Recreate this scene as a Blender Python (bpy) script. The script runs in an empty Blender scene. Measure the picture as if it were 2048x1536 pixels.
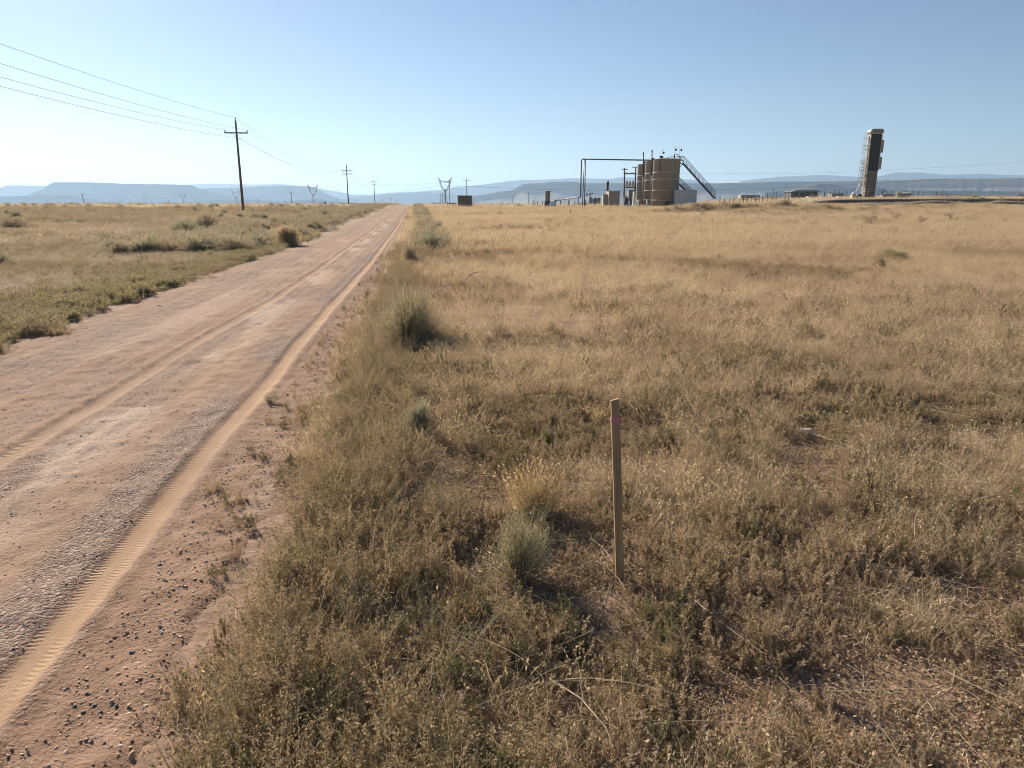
import bpy, math, random
import numpy as np
R = math.radians
scene = bpy.context.scene

# ------------------------------------------------------------------ camera
FPX, PITCH, CAMH = 1440.0, math.atan(360 / 1440), 1.6
CP, SP = math.cos(PITCH), math.sin(PITCH)
cam = bpy.data.cameras.new('camera'); camo = bpy.data.objects.new('camera', cam)
scene.collection.objects.link(camo); scene.camera = camo
camo.location = (0, 0, CAMH); camo.rotation_euler = (R(90) - PITCH, 0, 0)
cam.sensor_width = 36; cam.lens = 36 * FPX / 2048; cam.clip_start = 0.05; cam.clip_end = 60000

# ------------------------------------------------------------------ world and sun
SUN_AZ, SUN_EL = R(-37), R(27)          # azimuth from +Y (negative = left), elevation
world = bpy.data.worlds.new('World'); scene.world = world; world.use_nodes = True
wn = world.node_tree; bg = wn.nodes['Background']
sky = wn.nodes.new('ShaderNodeTexSky'); sky.sky_type = 'NISHITA'; sky.sun_disc = False
sky.sun_elevation = SUN_EL; sky.sun_rotation = SUN_AZ
sky.altitude = 1500; sky.air_density = 1.0; sky.dust_density = 0.7; sky.ozone_density = 2.6
wn.links.new(sky.outputs[0], bg.inputs[0]); bg.inputs[1].default_value = 0.047
sd = bpy.data.lights.new('sun', 'SUN'); sd.energy = 5.0; sd.angle = R(0.53); sd.color = (1.0, 0.89, 0.74)
so = bpy.data.objects.new('sun', sd); scene.collection.objects.link(so)
so.rotation_euler = (R(90) - SUN_EL, 0, R(180) - SUN_AZ)
scene.view_settings.view_transform = 'Standard'; scene.view_settings.look = 'None'
scene.view_settings.exposure = 1.1; scene.view_settings.gamma = 1
cy = scene.cycles
cy.max_bounces = 5; cy.diffuse_bounces = 3; cy.glossy_bounces = 2; cy.transmission_bounces = 3
cy.volume_bounces = 0; cy.transparent_max_bounces = 4
cy.use_adaptive_sampling = True; cy.adaptive_threshold = 0.008; cy.adaptive_min_samples = 16
cy.use_denoising = True
try: cy.denoiser = 'OPENIMAGEDENOISE'; cy.denoising_prefilter = 'ACCURATE'
except Exception: pass
cy.sample_clamp_indirect = 6; cy.pixel_filter_type = 'BLACKMAN_HARRIS'; cy.filter_width = 1.0

# ------------------------------------------------------------------ small maths
rng = np.random.default_rng(11)
def ss(a, b, x):
    t = np.clip((np.asarray(x, float) - a) / (b - a), 0, 1); return t * t * (3 - 2 * t)
_H = np.random.default_rng(5).random((256, 256))
def vnoise(x, y):
    x = np.asarray(x, float); y = np.asarray(y, float)
    xi = np.floor(x).astype(int); yi = np.floor(y).astype(int); fx = x - xi; fy = y - yi
    fx = fx * fx * (3 - 2 * fx); fy = fy * fy * (3 - 2 * fy)
    g = lambda i, j: _H[(i & 255), (j & 255)]
    return (g(xi, yi) * (1 - fx) + g(xi + 1, yi) * fx) * (1 - fy) + (g(xi, yi + 1) * (1 - fx) + g(xi + 1, yi + 1) * fx) * fy
def fbm(x, y, s=1.0, o=4, seed=0):
    r = 0; a = .5; n = 0
    for k in range(o):
        r = r + a * vnoise(np.asarray(x) / s * 2 ** k + 17.3 * k + seed * 31.7, np.asarray(y) / s * 2 ** k + 9.1 * k + seed * 13.3); n += a; a *= .5
    return r / n            # 0..1
ROAD_AZ = R(-7.37); RS, RC = math.sin(ROAD_AZ), math.cos(ROAD_AZ)
def to_us(x, y): return x * RC - y * RS, x * RS + y * RC
def from_us(u, s): return u * RC + s * RS, -u * RS + s * RC

def bank_lines(x, y): return 117 + 3 * (fbm(x, 0, 14, 2, 3) - .5) + .04 * (x - 60), 99 + 3 * (fbm(x, 0, 11, 2, 8) - .5) + .03 * (x - 60)
def terrain(x, y):
    x = np.asarray(x, float); y = np.asarray(y, float)
    yy = np.maximum(y, 0.5); a = x / np.maximum(yy, 5); d = np.hypot(x, y)
    w = ss(.12, .5, a) * ss(0, 30, y)
    z = 1.2 * ss(20, 160, yy) - (1 - w) * .004 * np.clip(d - 250, 0, 9000)
    z = z + w * (.62 * ss(35, 112, yy) + .0095 * np.clip(yy - 140, 0, 1500))
    z = z + .25 * np.exp(-((x - 21) ** 2 + (y - 108) ** 2) / 180)
    # dug earth mounds in front of the tanks
    for cx, cy_, h, sx, sy in MOUNDS:
        z = z + h * np.exp(-((x - cx) / sx) ** 2 - ((y - cy_) / sy) ** 2)
    # cut bank of the pad on the right, and a windrow in front of it
    ye, yr = bank_lines(x, y)
    #ye = 117 + 3 * (fbm(x, 0, 14, 2, 3) - .5) + .04 * (x - 60)
    z = z + .85 * ss(0, .7, y - ye) * ss(40, 52, x) * (1 - ss(150, 260, y))
    #yr = 99 + 3 * (fbm(x, 0, 11, 2, 8) - .5) + .03 * (x - 60)
    z = z + .6 * np.exp(-((y - yr) / .6) ** 2) * ss(40, 50, x) * (.5 + fbm(x, y, 5, 2, 4))
    # unevenness
    far = ss(12, 60, d)
    z = z + (.05 + .25 * far) * (fbm(x, y, 9, 3, 1) - .5) * (1 - ss(400, 900, d)) * ss(2, 8, d)
    z = z + (.035) * (fbm(x, y, .9, 3, 2) - .5) * (1 - ss(25, 60, d))
    return z
MOUNDS = [(20.5, 83, .75, 3.2, 1.6), (25, 81, .95, 2.8, 1.5), (29.5, 84, .85, 3.0, 1.6), (34, 86, .55, 3.5, 1.8), (16.5, 84, .4, 3, 2),
          (24, 73, .35, 2.5, 1.0), (33, 77, .35, 3.5, 1.1), (52, 90, .3, 8, 2)]
def gz(x, y): return float(terrain(x, y))
def at(px, Y):                     # ground point under picture column px, Y metres ahead
    z = 1.0
    for _ in range(4):
        dep = Y * CP - (z - CAMH) * SP; X = (px - 1024) / FPX * dep; z = gz(X, Y)
    return X, Y, z
def zat(py, Y):
    t = (768 - py) / FPX; return CAMH + Y * (t * CP - SP) / (CP + t * SP)
def hit(px, py):                   # where the view ray of a picture point meets the ground
    a = (px - 1024) / FPX; t = (768 - py) / FPX
    d = np.array([a, CP + t * SP, -SP + t * CP]); k = np.geomspace(1, 900, 3000)
    X, Y, Z = k * d[0], k * d[1], CAMH + k * d[2]
    below = np.nonzero(Z <= terrain(X, Y))[0]
    i = below[0] if len(below) else 2999
    return float(X[i]), float(Y[i]), gz(X[i], Y[i])

# ------------------------------------------------------------------ object helpers
def link(o): scene.collection.objects.link(o); return o
def tag(o, label, cat, group=None, kind=None):
    if label: o['label'] = label
    if cat: o['category'] = cat
    if group: o['group'] = group
    if kind: o['kind'] = kind
    return o
def thing(name, label, cat, loc, rotz=0, group=None, tilt=(0, 0)):
    o = bpy.data.objects.new(name, None); link(o); o.location = loc
    o.rotation_euler = (tilt[0], tilt[1], rotz); o.empty_display_size = .2
    return tag(o, label, cat, group)
def mesh_np(name, v, f, mats=(), mi=None, smooth=False):
    """v (n,3); f (m,3|4) array or list of tuples"""
    m = bpy.data.meshes.new(name)
    v = np.asarray(v, np.float32)
    if isinstance(f, np.ndarray):
        k = f.shape[1]; m.vertices.add(len(v)); m.vertices.foreach_set('co', v.ravel())
        m.loops.add(f.size); m.loops.foreach_set('vertex_index', f.astype(np.int32).ravel())
        m.polygons.add(len(f)); m.polygons.foreach_set('loop_start', np.arange(0, f.size, k, dtype=np.int32))
    else:
        m.from_pydata(v.tolist(), [], f)
    for q in mats: m.materials.append(q)
    if mi is not None: m.polygons.foreach_set('material_index', np.asarray(mi, np.int32))
    if smooth: m.polygons.foreach_set('use_smooth', np.ones(len(m.polygons), bool))
    m.update(calc_edges=True); m.validate()
    return m
def part(name, mesh, parent=None, loc=None, rot=None):
    o = bpy.data.objects.new(name, mesh); link(o)
    if parent: o.parent = parent
    if loc is not None: o.location = loc
    if rot is not None: o.rotation_euler = rot
    return o
def copy_tree(o, loc=None, rotz=None, scale=None, label=None, parent=None):
    c = o.copy(); scene.collection.objects.link(c)
    if parent: c.parent = parent
    if loc is not None: c.location = loc
    if rotz is not None: c.rotation_euler = (0, 0, rotz)
    if scale is not None: c.scale = scale
    if label: c['label'] = label
    for ch in list(o.children): copy_tree(ch, parent=c)
    return c

class MB:
    def __init__(s): s.v = []; s.f = []
    def _add(s, vs, fs):
        n = len(s.v); s.v += [tuple(map(float, q)) for q in vs]; s.f += [tuple(i + n for i in q) for q in fs]; return s
    def box(s, x0, x1, y0, y1, z0, z1, b=0):
        vs = [(x, y, z) for z in (z0, z1) for y in (y0, y1) for x in (x0, x1)]
        if b:                                             # chamfered: an octagonal plan with shrunken top
            P = lambda k, z: [(x0 + k, y0 + b, z), (x0 + b, y0 + k, z), (x1 - b, y0 + k, z), (x1 - k, y0 + b, z), (x1 - k, y1 - b, z), (x1 - b, y1 - k, z), (x0 + b, y1 - k, z), (x0 + k, y1 - b, z)]
            rings = P(0, z0) + P(0, z1 - b) + [(min(max(p[0], x0 + b), x1 - b), min(max(p[1], y0 + b), y1 - b), z1) for p in P(0, z1)]
            fs = [tuple(range(7, -1, -1)), tuple(range(16, 24))]
            for r in (0, 8):
                for i in range(8): fs.append((r + i, r + (i + 1) % 8, r + 8 + (i + 1) % 8, r + 8 + i))
            return s._add(rings, fs)
        return s._add(vs, [(0, 2, 3, 1), (4, 5, 7, 6), (0, 1, 5, 4), (2, 6, 7, 3), (0, 4, 6, 2), (1, 3, 7, 5)])
    def tube(s, pts, r, n=8, r1=None, cap=True):
        pts = [np.array(p, float) for p in pts]; m = len(pts); rings = []
        t0 = pts[1] - pts[0]; up = np.array([0, 0, 1.]) if abs(t0[2]) < .9 * np.linalg.norm(t0) else np.array([1., 0, 0])
        a = np.cross(t0, up); a /= np.linalg.norm(a)
        for i, p in enumerate(pts):
            t = (pts[min(i + 1, m - 1)] - pts[max(i - 1, 0)]); t /= (np.linalg.norm(t) + 1e-9)
            a = a - t * a.dot(t); a /= (np.linalg.norm(a) + 1e-9); b = np.cross(t, a)
            rr = r if r1 is None else r + (r1 - r) * i / (m - 1)
            rings += [p + rr * (math.cos(2 * math.pi * k / n) * a + math.sin(2 * math.pi * k / n) * b) for k in range(n)]
        fs = [(i * n + k, i * n + (k + 1) % n, (i + 1) * n + (k + 1) % n, (i + 1) * n + k) for i in range(m - 1) for k in range(n)]
        if cap: fs += [tuple(range(n - 1, -1, -1)), tuple(range((m - 1) * n, m * n))]
        return s._add(rings, fs)
    def lathe(s, prof, n=24, c=(0, 0)):
        rings = [(c[0] + r * math.cos(2 * math.pi * k / n), c[1] + r * math.sin(2 * math.pi * k / n), z) for r, z in prof for k in range(n)]
        m = len(prof)
        fs = [(i * n + k, i * n + (k + 1) % n, (i + 1) * n + (k + 1) % n, (i + 1) * n + k) for i in range(m - 1) for k in range(n)]
        fs += [tuple(range(n - 1, -1, -1)), tuple(range((m - 1) * n, m * n))]
        return s._add(rings, fs)
    def prism(s, poly, y0, y1):                           # polygon in x-z, extruded along y
        n = len(poly); vs = [(x, y0, z) for x, z in poly] + [(x, y1, z) for x, z in poly]
        return s._add(vs, [tuple(range(n)), tuple(range(2 * n - 1, n - 1, -1))] + [(i, i + n, (i + 1) % n + n, (i + 1) % n) for i in range(n)])
    def build(s, name, mat, parent=None, smooth=False, loc=None, rot=None):
        return part(name, mesh_np(name, s.v, s.f, [mat] if mat else [], smooth=smooth), parent, loc, rot)

# ------------------------------------------------------------------ materials
def nodes_of(name):
    m = bpy.data.materials.new(name); m.use_nodes = True; nt = m.node_tree
    return m, nt, nt.nodes['Principled BSDF'], nt.nodes['Material Output']
class NT:
    def __init__(s, nt): s.nt = nt
    def n(s, t, **k):
        q = s.nt.nodes.new('ShaderNode' + t)
        for a, b in k.items(): setattr(q, a, b)
        return q
    def l(s, a, b): s.nt.links.new(a, b)
    def noise(s, vec, scale, det=4, rough=.55, out=0):
        q = s.n('TexNoise'); q.inputs['Scale'].default_value = scale; q.inputs['Detail'].default_value = det; q.inputs['Roughness'].default_value = rough
        if vec is not None: s.l(vec, q.inputs['Vector'])
        return q.outputs[out]
    def math(s, op, a, b=None, c=None, clamp=False):
        q = s.n('Math', operation=op); q.use_clamp = clamp
        for i, x in enumerate((a, b, c)):
            if x is None: continue
            if isinstance(x, (int, float)): q.inputs[i].default_value = x
            else: s.l(x, q.inputs[i])
        return q.outputs[0]
    def ramp(s, fac, stops):
        q = s.n('ValToRGB'); e = q.color_ramp.elements
        while len(e) < len(stops): e.new(.5)
        for i, (p, c) in enumerate(stops):
            e[i].position = p; e[i].color = (c, c, c, 1) if isinstance(c, (int, float)) else (*c, 1)
        s.l(fac, q.inputs[0]); return q.outputs[0]
    def mix(s, fac, a, b, mode='MIX'):
        q = s.n('Mix', data_type='RGBA', blend_type=mode)
        for i, x in ((0, fac), (6, a), (7, b)):
            if isinstance(x, (int, float)): q.inputs[i].default_value = x
            elif isinstance(x, tuple): q.inputs[i].default_value = (*x, 1)
            else: s.l(x, q.inputs[i])
        return q.outputs[2]

def foliage_mat(name, cols, patch=.5, trans=.35, patch_scale=.35):
    """cols: list of 3+ colours, picked by per-plant random and a slow patch noise"""
    m, nt, bs, out = nodes_of(name); q = NT(nt)
    pos = q.n('NewGeometry').outputs['Position']; rnd = q.n('ObjectInfo').outputs['Random']
    pn = q.noise(pos, patch_scale, 3, .6); pn = q.math('MULTIPLY_ADD', pn, 2.2, -.6)
    isl = q.n('NewGeometry').outputs['Random Per Island']
    f = q.math('ADD', q.math('MULTIPLY', pn, patch), q.math('MULTIPLY', rnd, 1 - patch))
    f = q.math('ADD', q.math('MULTIPLY', f, .75), q.math('MULTIPLY', isl, .25), clamp=True)
    n = len(cols); c = q.ramp(f, [(i / (n - 1), cc) for i, cc in enumerate(cols)])
    br = q.math('MULTIPLY_ADD', isl, .7, .65); c = q.mix(1, c, br, 'MULTIPLY')
    bs.inputs['Roughness'].default_value = .75; bs.inputs['Specular IOR Level'].default_value = .2
    q.l(c, bs.inputs['Base Color'])
    tr = q.n('BsdfTranslucent'); tc = q.mix(1, c, (1.0, .92, .80), 'MULTIPLY'); q.l(tc, tr.inputs[0])
    mx = q.n('MixShader'); mx.inputs[0].default_value = trans
    q.l(bs.outputs[0], mx.inputs[1]); q.l(tr.outputs[0], mx.inputs[2]); q.l(mx.outputs[0], out.inputs[0])
    return m
M_weed = foliage_mat('dry_weed', [(.13, .098, .062), (.27, .205, .13), (.39, .305, .19), (.34, .245, .165), (.25, .22, .13)], .6, .34, 1.3)
M_weedgold = foliage_mat('golden_weed', [(.31, .24, .145), (.38, .295, .175), (.33, .235, .14)], .5, .42, 1.3)
M_weedolive = foliage_mat('olive_weed', [(.15, .14, .075), (.21, .19, .105), (.29, .245, .14)], .5, .35)
M_spike = foliage_mat('pinkish_spike', [(.22, .165, .11), (.38, .30, .205), (.50, .40, .27), (.33, .245, .17)], .5, .35, 1.3)
M_grass = foliage_mat('dry_straw', [(.20, .15, .105), (.37, .295, .20), (.58, .48, .33), (.40, .30, .21), (.52, .425, .29)], .75, .5, .16)
M_straw2 = foliage_mat('greyed_straw', [(.27, .235, .19), (.36, .325, .26), (.47, .415, .34), (.33, .30, .225)], .6, .4, .2)
M_golden = foliage_mat('golden_straw', [(.35, .26, .15), (.48, .37, .22), (.41, .295, .17)], .3, .45)
M_green = foliage_mat('fresh_green', [(.23, .215, .13), (.32, .29, .165), (.42, .36, .23)], .5, .4)
M_sage = foliage_mat('sage_green', [(.24, .24, .17), (.31, .305, .22), (.38, .36, .26)], .3, .5)
M_greybush = foliage_mat('grey_bush', [(.26, .225, .165), (.35, .305, .225), (.42, .36, .27)], .5, .5, .1)
M_twig = foliage_mat('pale_twig', [(.50, .43, .33), (.38, .31, .22), (.60, .53, .42)], .2, .3)
M_darktwig = foliage_mat('dark_twig', [(.15, .11, .08), (.22, .17, .12), (.18, .14, .10)], .2, .1)

def paint(name, col, rough=.55, metal=0, var=.25, scale=2.0, rust=0, rustcol=(.16, .075, .035), bump=.15, streak=False):
    m, nt, bs, out = nodes_of(name); q = NT(nt)
    tc = q.n('TexCoord').outputs['Object']
    if streak:
        mp = q.n('Mapping'); mp.inputs['Scale'].default_value = (1, 1, .12); q.l(tc, mp.inputs[0]); tcs = mp.outputs[0]
    else: tcs = tc
    n1 = q.noise(tcs, scale, 5, .6); n2 = q.noise(tc, scale * 9, 3, .6)
    f = q.math('ADD', q.math('MULTIPLY', n1, .7), q.math('MULTIPLY', n2, .3))
    v = q.ramp(f, [(.3, 1 - var), (.7, 1 + var * .35)]); c = q.mix(1, (*col,), v, 'MULTIPLY')
    if rust:
        rn = q.noise(tcs, scale * 1.7, 6, .7); rf = q.ramp(rn, [(.62 - rust * .3, 0.), (.72 - rust * .2, 1.)]); c = q.mix(rf, c, rustcol)
    q.l(c, bs.inputs['Base Color']); bs.inputs['Roughness'].default_value = rough; bs.inputs['Metallic'].default_value = metal
    if bump:
        b = q.n('Bump'); b.inputs['Strength'].default_value = bump; b.inputs['Distance'].default_value = .02; q.l(n2, b.inputs['Height']); q.l(b.outputs[0], bs.inputs['Normal'])
    return m
M_tank = paint('tank_tan_paint', (.30, .265, .225), .6, 0, .22, .7, .08, (.10, .07, .05), streak=True)
M_band = paint('tank_band_paint', (.55, .48, .40), .5)
M_tan = paint('tan_steel_paint', (.33, .28, .215), .55, 0, .25, 1.5, .1)
M_cream = paint('cream_paint', (.40, .345, .26), .5, 0, .2, 1.5, .12, streak=True)
M_creamdirty = paint('stained_cream_paint', (.19, .168, .13), .6, 0, .5, 1.2, .42, (.13, .075, .04), streak=True)
M_white = paint('white_paint', (.74, .74, .72), .5, 0, .12, 1.0)
M_galv = paint('galvanised_steel', (.50, .49, .46), .6, .0, .15, 1.5)
M_dark = paint('dark_steel', (.06, .055, .05), .5, .2, .3, 2)
M_belt = paint('black_rubber', (.022, .024, .028), .6, 0, .2, 1)
M_rust = paint('rusty_steel', (.15, .08, .05), .8, 0, .4, 3, .3)
M_grey = paint('grey_paint', (.20, .20, .19), .55, 0, .25, 1.5)
M_brown = paint('brown_wall', (.19, .14, .105), .8, 0, .25, 1.2, streak=True)
M_roofdark = paint('dark_roof', (.05, .05, .055), .6, 0, .3, 1.2)
M_yellow = paint('yellow_guard_paint', (.60, .50, .16), .5)
M_pole = paint('weathered_pole_wood', (.17, .125, .095), .85, 0, .4, 3, bump=.5, streak=True)
M_post = paint('old_post_wood', (.13, .10, .08), .9, 0, .4, 4, bump=.5, streak=True)
M_wire = paint('aluminium_wire', (.16, .155, .15), .9, 0, .1)
M_insul = paint('porcelain', (.25, .20, .18), .3)
M_rock = paint('pale_rock', (.80, .70, .60), .9, 0, .35, 14, bump=.8)
M_rockgrey = paint('grey_rock', (.40, .34, .30), .9, 0, .4, 30, bump=.8)

def wood_mat():
    m, nt, bs, out = nodes_of('pine_lath'); q = NT(nt); tc = q.n('TexCoord').outputs['Object']
    mp = q.n('Mapping'); mp.inputs['Scale'].default_value = (60, 60, 2.2); q.l(tc, mp.inputs[0])
    g = q.noise(mp.outputs[0], 1.3, 6, .65); g2 = q.noise(tc, 6, 3)
    c = q.ramp(g, [(.25, (.17, .10, .045)), (.5, (.36, .225, .11)), (.75, (.50, .335, .175))])
    c = q.mix(q.ramp(g2, [(.4, 0.), (.75, .6)]), c, (.17, .14, .11)); q.l(c, bs.inputs['Base Color']); bs.inputs['Roughness'].default_value = .75
    b = q.n('Bump'); b.inputs['Strength'].default_value = .5; b.inputs['Distance'].default_value = .002; q.l(g, b.inputs['Height']); q.l(b.outputs[0], bs.inputs['Normal'])
    return m
def soil_nodes(q, pos):
    n1 = q.noise(pos, 1.1, 5, .6); n2 = q.noise(pos, 22, 5, .7); n3 = q.noise(pos, .05, 3)
    c = q.ramp(n1, [(.3, (.22, .132, .086)), (.5, (.30, .188, .126)), (.72, (.38, .255, .178))])
    c = q.mix(q.ramp(n2, [(.38, .75), (.62, 0.)]), c, (.15, .10, .075))
    return c, n2
def ground_mat():
    m, nt, bs, out = nodes_of('red_soil'); q = NT(nt); pos = q.n('NewGeometry').outputs['Position']
    c, n2 = soil_nodes(q, pos)
    # dry ground cover seen from afar takes over the soil with distance (plants become too small to model)
    ln = q.n('VectorMath', operation='LENGTH'); q.l(pos, ln.inputs[0])
    fr = q.math('MULTIPLY_ADD', ln.outputs['Value'], 1 / 60, -.25, clamp=True); fr = q.math('MULTIPLY', fr, .85)
    gcol = q.ramp(q.noise(pos, .06, 6, .65), [(.3, (.20, .165, .125)), (.5, (.31, .255, .185)), (.7, (.40, .32, .23))])
    c = q.mix(fr, c, gcol)
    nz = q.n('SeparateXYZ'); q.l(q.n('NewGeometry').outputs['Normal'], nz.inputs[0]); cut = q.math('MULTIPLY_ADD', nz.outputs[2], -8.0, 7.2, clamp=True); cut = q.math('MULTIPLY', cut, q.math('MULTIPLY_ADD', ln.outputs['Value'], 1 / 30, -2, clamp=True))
    c = q.mix(cut, c, (.13, .085, .06))  # bare earth on steep banks, darkened further: bank shade put into the colour
    # the distant plain turns to grey sagebrush
    f2 = q.math('MULTIPLY_ADD', ln.outputs['Value'], 1 / 900, -.3, clamp=True)
    c = q.mix(f2, c, q.ramp(q.noise(pos, .004, 6, .6), [(.35, (.12, .115, .08)), (.65, (.24, .20, .14))]))
    q.l(c, bs.inputs['Base Color']); bs.inputs['Roughness'].default_value = .95; bs.inputs['Specular IOR Level'].default_value = .15
    b = q.n('Bump'); b.inputs['Strength'].default_value = .7; b.inputs['Distance'].default_value = .012; q.l(n2, b.inputs['Height'])
    n4 = q.noise(pos, 90, 3, .6); b2 = q.n('Bump'); b2.inputs['Strength'].default_value = .6; b2.inputs['Distance'].default_value = .004
    q.l(n4, b2.inputs['Height']); q.l(b.outputs[0], b2.inputs['Normal']); q.l(b2.outputs[0], bs.inputs['Normal'])
    return m
def road_mat():
    m, nt, bs, out = nodes_of('dirt_road'); q = NT(nt); pos = q.n('NewGeometry').outputs['Position']
    at_ = q.n('Attribute', attribute_name='mask'); sp = q.n('SeparateColor'); q.l(at_.outputs['Color'], sp.inputs[0])
    sand, grav, clay = sp.outputs
    nf = q.noise(pos, 38, 4, .7); nm = q.noise(pos, 5, 4, .6); nv = q.noise(pos, 130, 2, .6)
    base = q.ramp(nm, [(.3, (.215, .128, .083)), (.55, (.29, .18, .12)), (.75, (.37, .245, .17))])
    base = q.mix(q.ramp(nf, [(.36, .55), (.5, 0.)]), base, (.23, .15, .11))
    vor = q.n('TexVoronoi'); vor.inputs['Scale'].default_value = 75; q.l(pos, vor.inputs['Vector'])
    gcol = q.mix(q.n('SeparateColor').outputs[0], (.2, .16, .145), (.4, .33, .3))
    gs = q.n('SeparateColor'); q.l(vor.outputs['Color'], gs.inputs[0])
    gcol = q.ramp(gs.outputs[0], [(0, (.12, .09, .075)), (.5, (.225, .165, .135)), (.85, (.33, .25, .205)), (1, (.47, .37, .31))])
    c = q.mix(q.math('MULTIPLY', grav, .7), base, gcol)
    c = q.mix(q.math('MULTIPLY', clay, .8), c, q.ramp(nf, [(.3, (.35, .25, .19)), (.6, (.50, .385, .305))]))
    c = q.mix(q.math('MULTIPLY', sand, .9), c, q.ramp(nm, [(.3, (.34, .215, .13)), (.7, (.43, .285, .175))]))
    q.l(c, bs.inputs['Base Color']); bs.inputs['Roughness'].default_value = .95; bs.inputs['Specular IOR Level'].default_value = .15
    # relief: grit everywhere but the sand, tyre lugs in the sand
    grit = q.math('MULTIPLY', q.math('SUBTRACT', 1.0, sand), q.math('ADD', nf, q.math('MULTIPLY', q.math('MULTIPLY', grav, q.math('SUBTRACT', 1, vor.outputs['Distance'])), .7)))
    grit = q.math('ADD', grit, q.math('MULTIPLY', nv, .25))
    b = q.n('Bump'); b.inputs['Strength'].default_value = .9; b.inputs['Distance'].default_value = .016; q.l(grit, b.inputs['Height'])
    last = b.outputs[0]
    for uvn in ('track_near', 'track_far'):
        uv = q.n('UVMap', uv_map=uvn); sx = q.n('SeparateXYZ'); q.l(uv.outputs[0], sx.inputs[0]); du, s_ = sx.outputs[0], sx.outputs[1]
        ad = q.math('ABSOLUTE', du)
        ribs = q.math('SINE', q.math('MULTIPLY', du, 2 * math.pi / .0115)); inner = q.math('LESS_THAN', ad, .021)
        skew = q.math('ADD', s_, q.math('MULTIPLY', ad, .35)); lug = q.math('SINE', q.math('MULTIPLY', skew, 2 * math.pi / .027))
        outer = q.math('MULTIPLY', q.math('GREATER_THAN', ad, .023), q.math('LESS_THAN', ad, .062))
        h = q.math('ADD', q.math('MULTIPLY', q.math('MULTIPLY', ribs, inner), .12), q.math('MULTIPLY', q.math('MULTIPLY', lug, outer), .26))
        h = q.math('MULTIPLY', h, q.math('MULTIPLY', q.ramp(nm, [(.35, .1), (.6, 1.)]), q.ramp(q.noise(pos, 1.1, 3), [(.38, .25), (.55, 1.)])))
        b2 = q.n('Bump'); b2.inputs['Strength'].default_value = 1; b2.inputs['Distance'].default_value = .009
        q.l(h, b2.inputs['Height']); q.l(last, b2.inputs['Normal']); last = b2.outputs[0]
    q.l(last, bs.inputs['Normal'])
    return m
def rockhill_mat(name, c1, c2, c3):
    m, nt, bs, out = nodes_of(name); q = NT(nt); pos = q.n('NewGeometry').outputs['Position']
    n = q.noise(pos, .012, 7, .65); mp = q.n('Mapping'); mp.inputs['Scale'].default_value = (.001, .001, .05); q.l(pos, mp.inputs[0]); st = q.noise(mp.outputs[0], 1, 4)
    f = q.math('ADD', q.math('MULTIPLY', n, .6), q.math('MULTIPLY', st, .4)); c = q.ramp(f, [(.35, c1), (.5, c2), (.65, c3)])
    q.l(c, bs.inputs['Base Color']); bs.inputs['Roughness'].default_value = .95; return m
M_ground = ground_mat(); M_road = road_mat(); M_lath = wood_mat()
M_hill = rockhill_mat('mesa_rock', (.10, .085, .06), (.16, .13, .09), (.24, .17, .12))

# ------------------------------------------------------------------ ground sheet
fine = np.arange(-50, 50.01, .22)
az = np.concatenate([np.arange(-180, -50, 5.0), fine, np.arange(55, 180, 5.0)])
rr = [0.3]
while rr[-1] < 30000:
    r = rr[-1]; rr.append(r + (max(.012, r * .018) if r < 30 else min(.55, r * .02) if r < 75 else (.3 if 96 < r < 160 else .55) if r < 175 else r * .03 if r < 3000 else r * .1))
rr = np.array(rr)
A, RR = np.meshgrid(np.radians(az), rr); X = RR * np.sin(A); Y = RR * np.cos(A); Z = terrain(X, Y)
U, S = to_us(X, Y)
inroad = ss(-4.45, -4.1, U) * (1 - ss(-1.35, -1.05, U)) * (1 - ss(380, 430, S)) * ss(-6, -3, S)
Z = Z - .16 * inroad
# bare churned shoulder: clods
Z = Z + .02 * (fbm(X, Y, .16, 3, 6) - .5) * (1 - ss(12, 25, RR))
na, nr = len(az), len(rr)
V = np.stack([X, Y, Z], -1).reshape(-1, 3)
V = np.vstack([V, [[0, 0, gz(0, 0)]]])
ii, jj = np.meshgrid(np.arange(nr - 1), np.arange(na), indexing='ij'); j2 = (jj + 1) % na
Fq = np.stack([ii * na + jj, (ii + 1) * na + jj, (ii + 1) * na + j2, ii * na + j2], -1).reshape(-1, 4)[:, ::-1]
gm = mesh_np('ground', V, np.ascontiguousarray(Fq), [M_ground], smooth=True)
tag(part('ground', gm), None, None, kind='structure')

# ------------------------------------------------------------------ road
us = np.arange(-5.3, -.38, .024)
sv = [-4.0]
while sv[-1] < 430: sv.append(sv[-1] + (.2 if sv[-1] < 1 else max(.03, sv[-1] * .0065)))
sv = np.array(sv); UU, SS = np.meshgrid(us, sv)
TR = -1.40 + .10 * (fbm(SS, 0, 9, 2, 21) - .5) + .1 * ss(6, 22, SS)           # sandy wheel track by the shoulder
TL = -2.66 + .16 * (fbm(SS, 0, 11, 2, 22) - .5) + .2 * ss(7, 14, SS) - .15 * ss(20, 35, SS)
XX, YY = from_us(UU, SS)
fade = 1 - ss(14, 40, SS)
prof = -.014 * np.exp(-((UU - TR) / .075) ** 4) + .007 * np.exp(-((np.abs(UU - TR) - .115) / .04) ** 2)
prof += -.013 * np.exp(-((UU - TL) / .075) ** 4) + .007 * np.exp(-((np.abs(UU - TL) - .115) / .04) ** 2)
prof += -.02 * np.exp(-((UU + 3.6) / .3) ** 2) - .012 * np.exp(-((UU + 3.15) / .12) ** 2)
loose = 1 - np.exp(-((UU - TR) / .085) ** 6) - np.exp(-((UU - TL) / .085) ** 6)
prof += loose * .014 * (fbm(UU * 11, SS * .4, 1, 2, 49) - .5) * (UU < -1.2)
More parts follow.
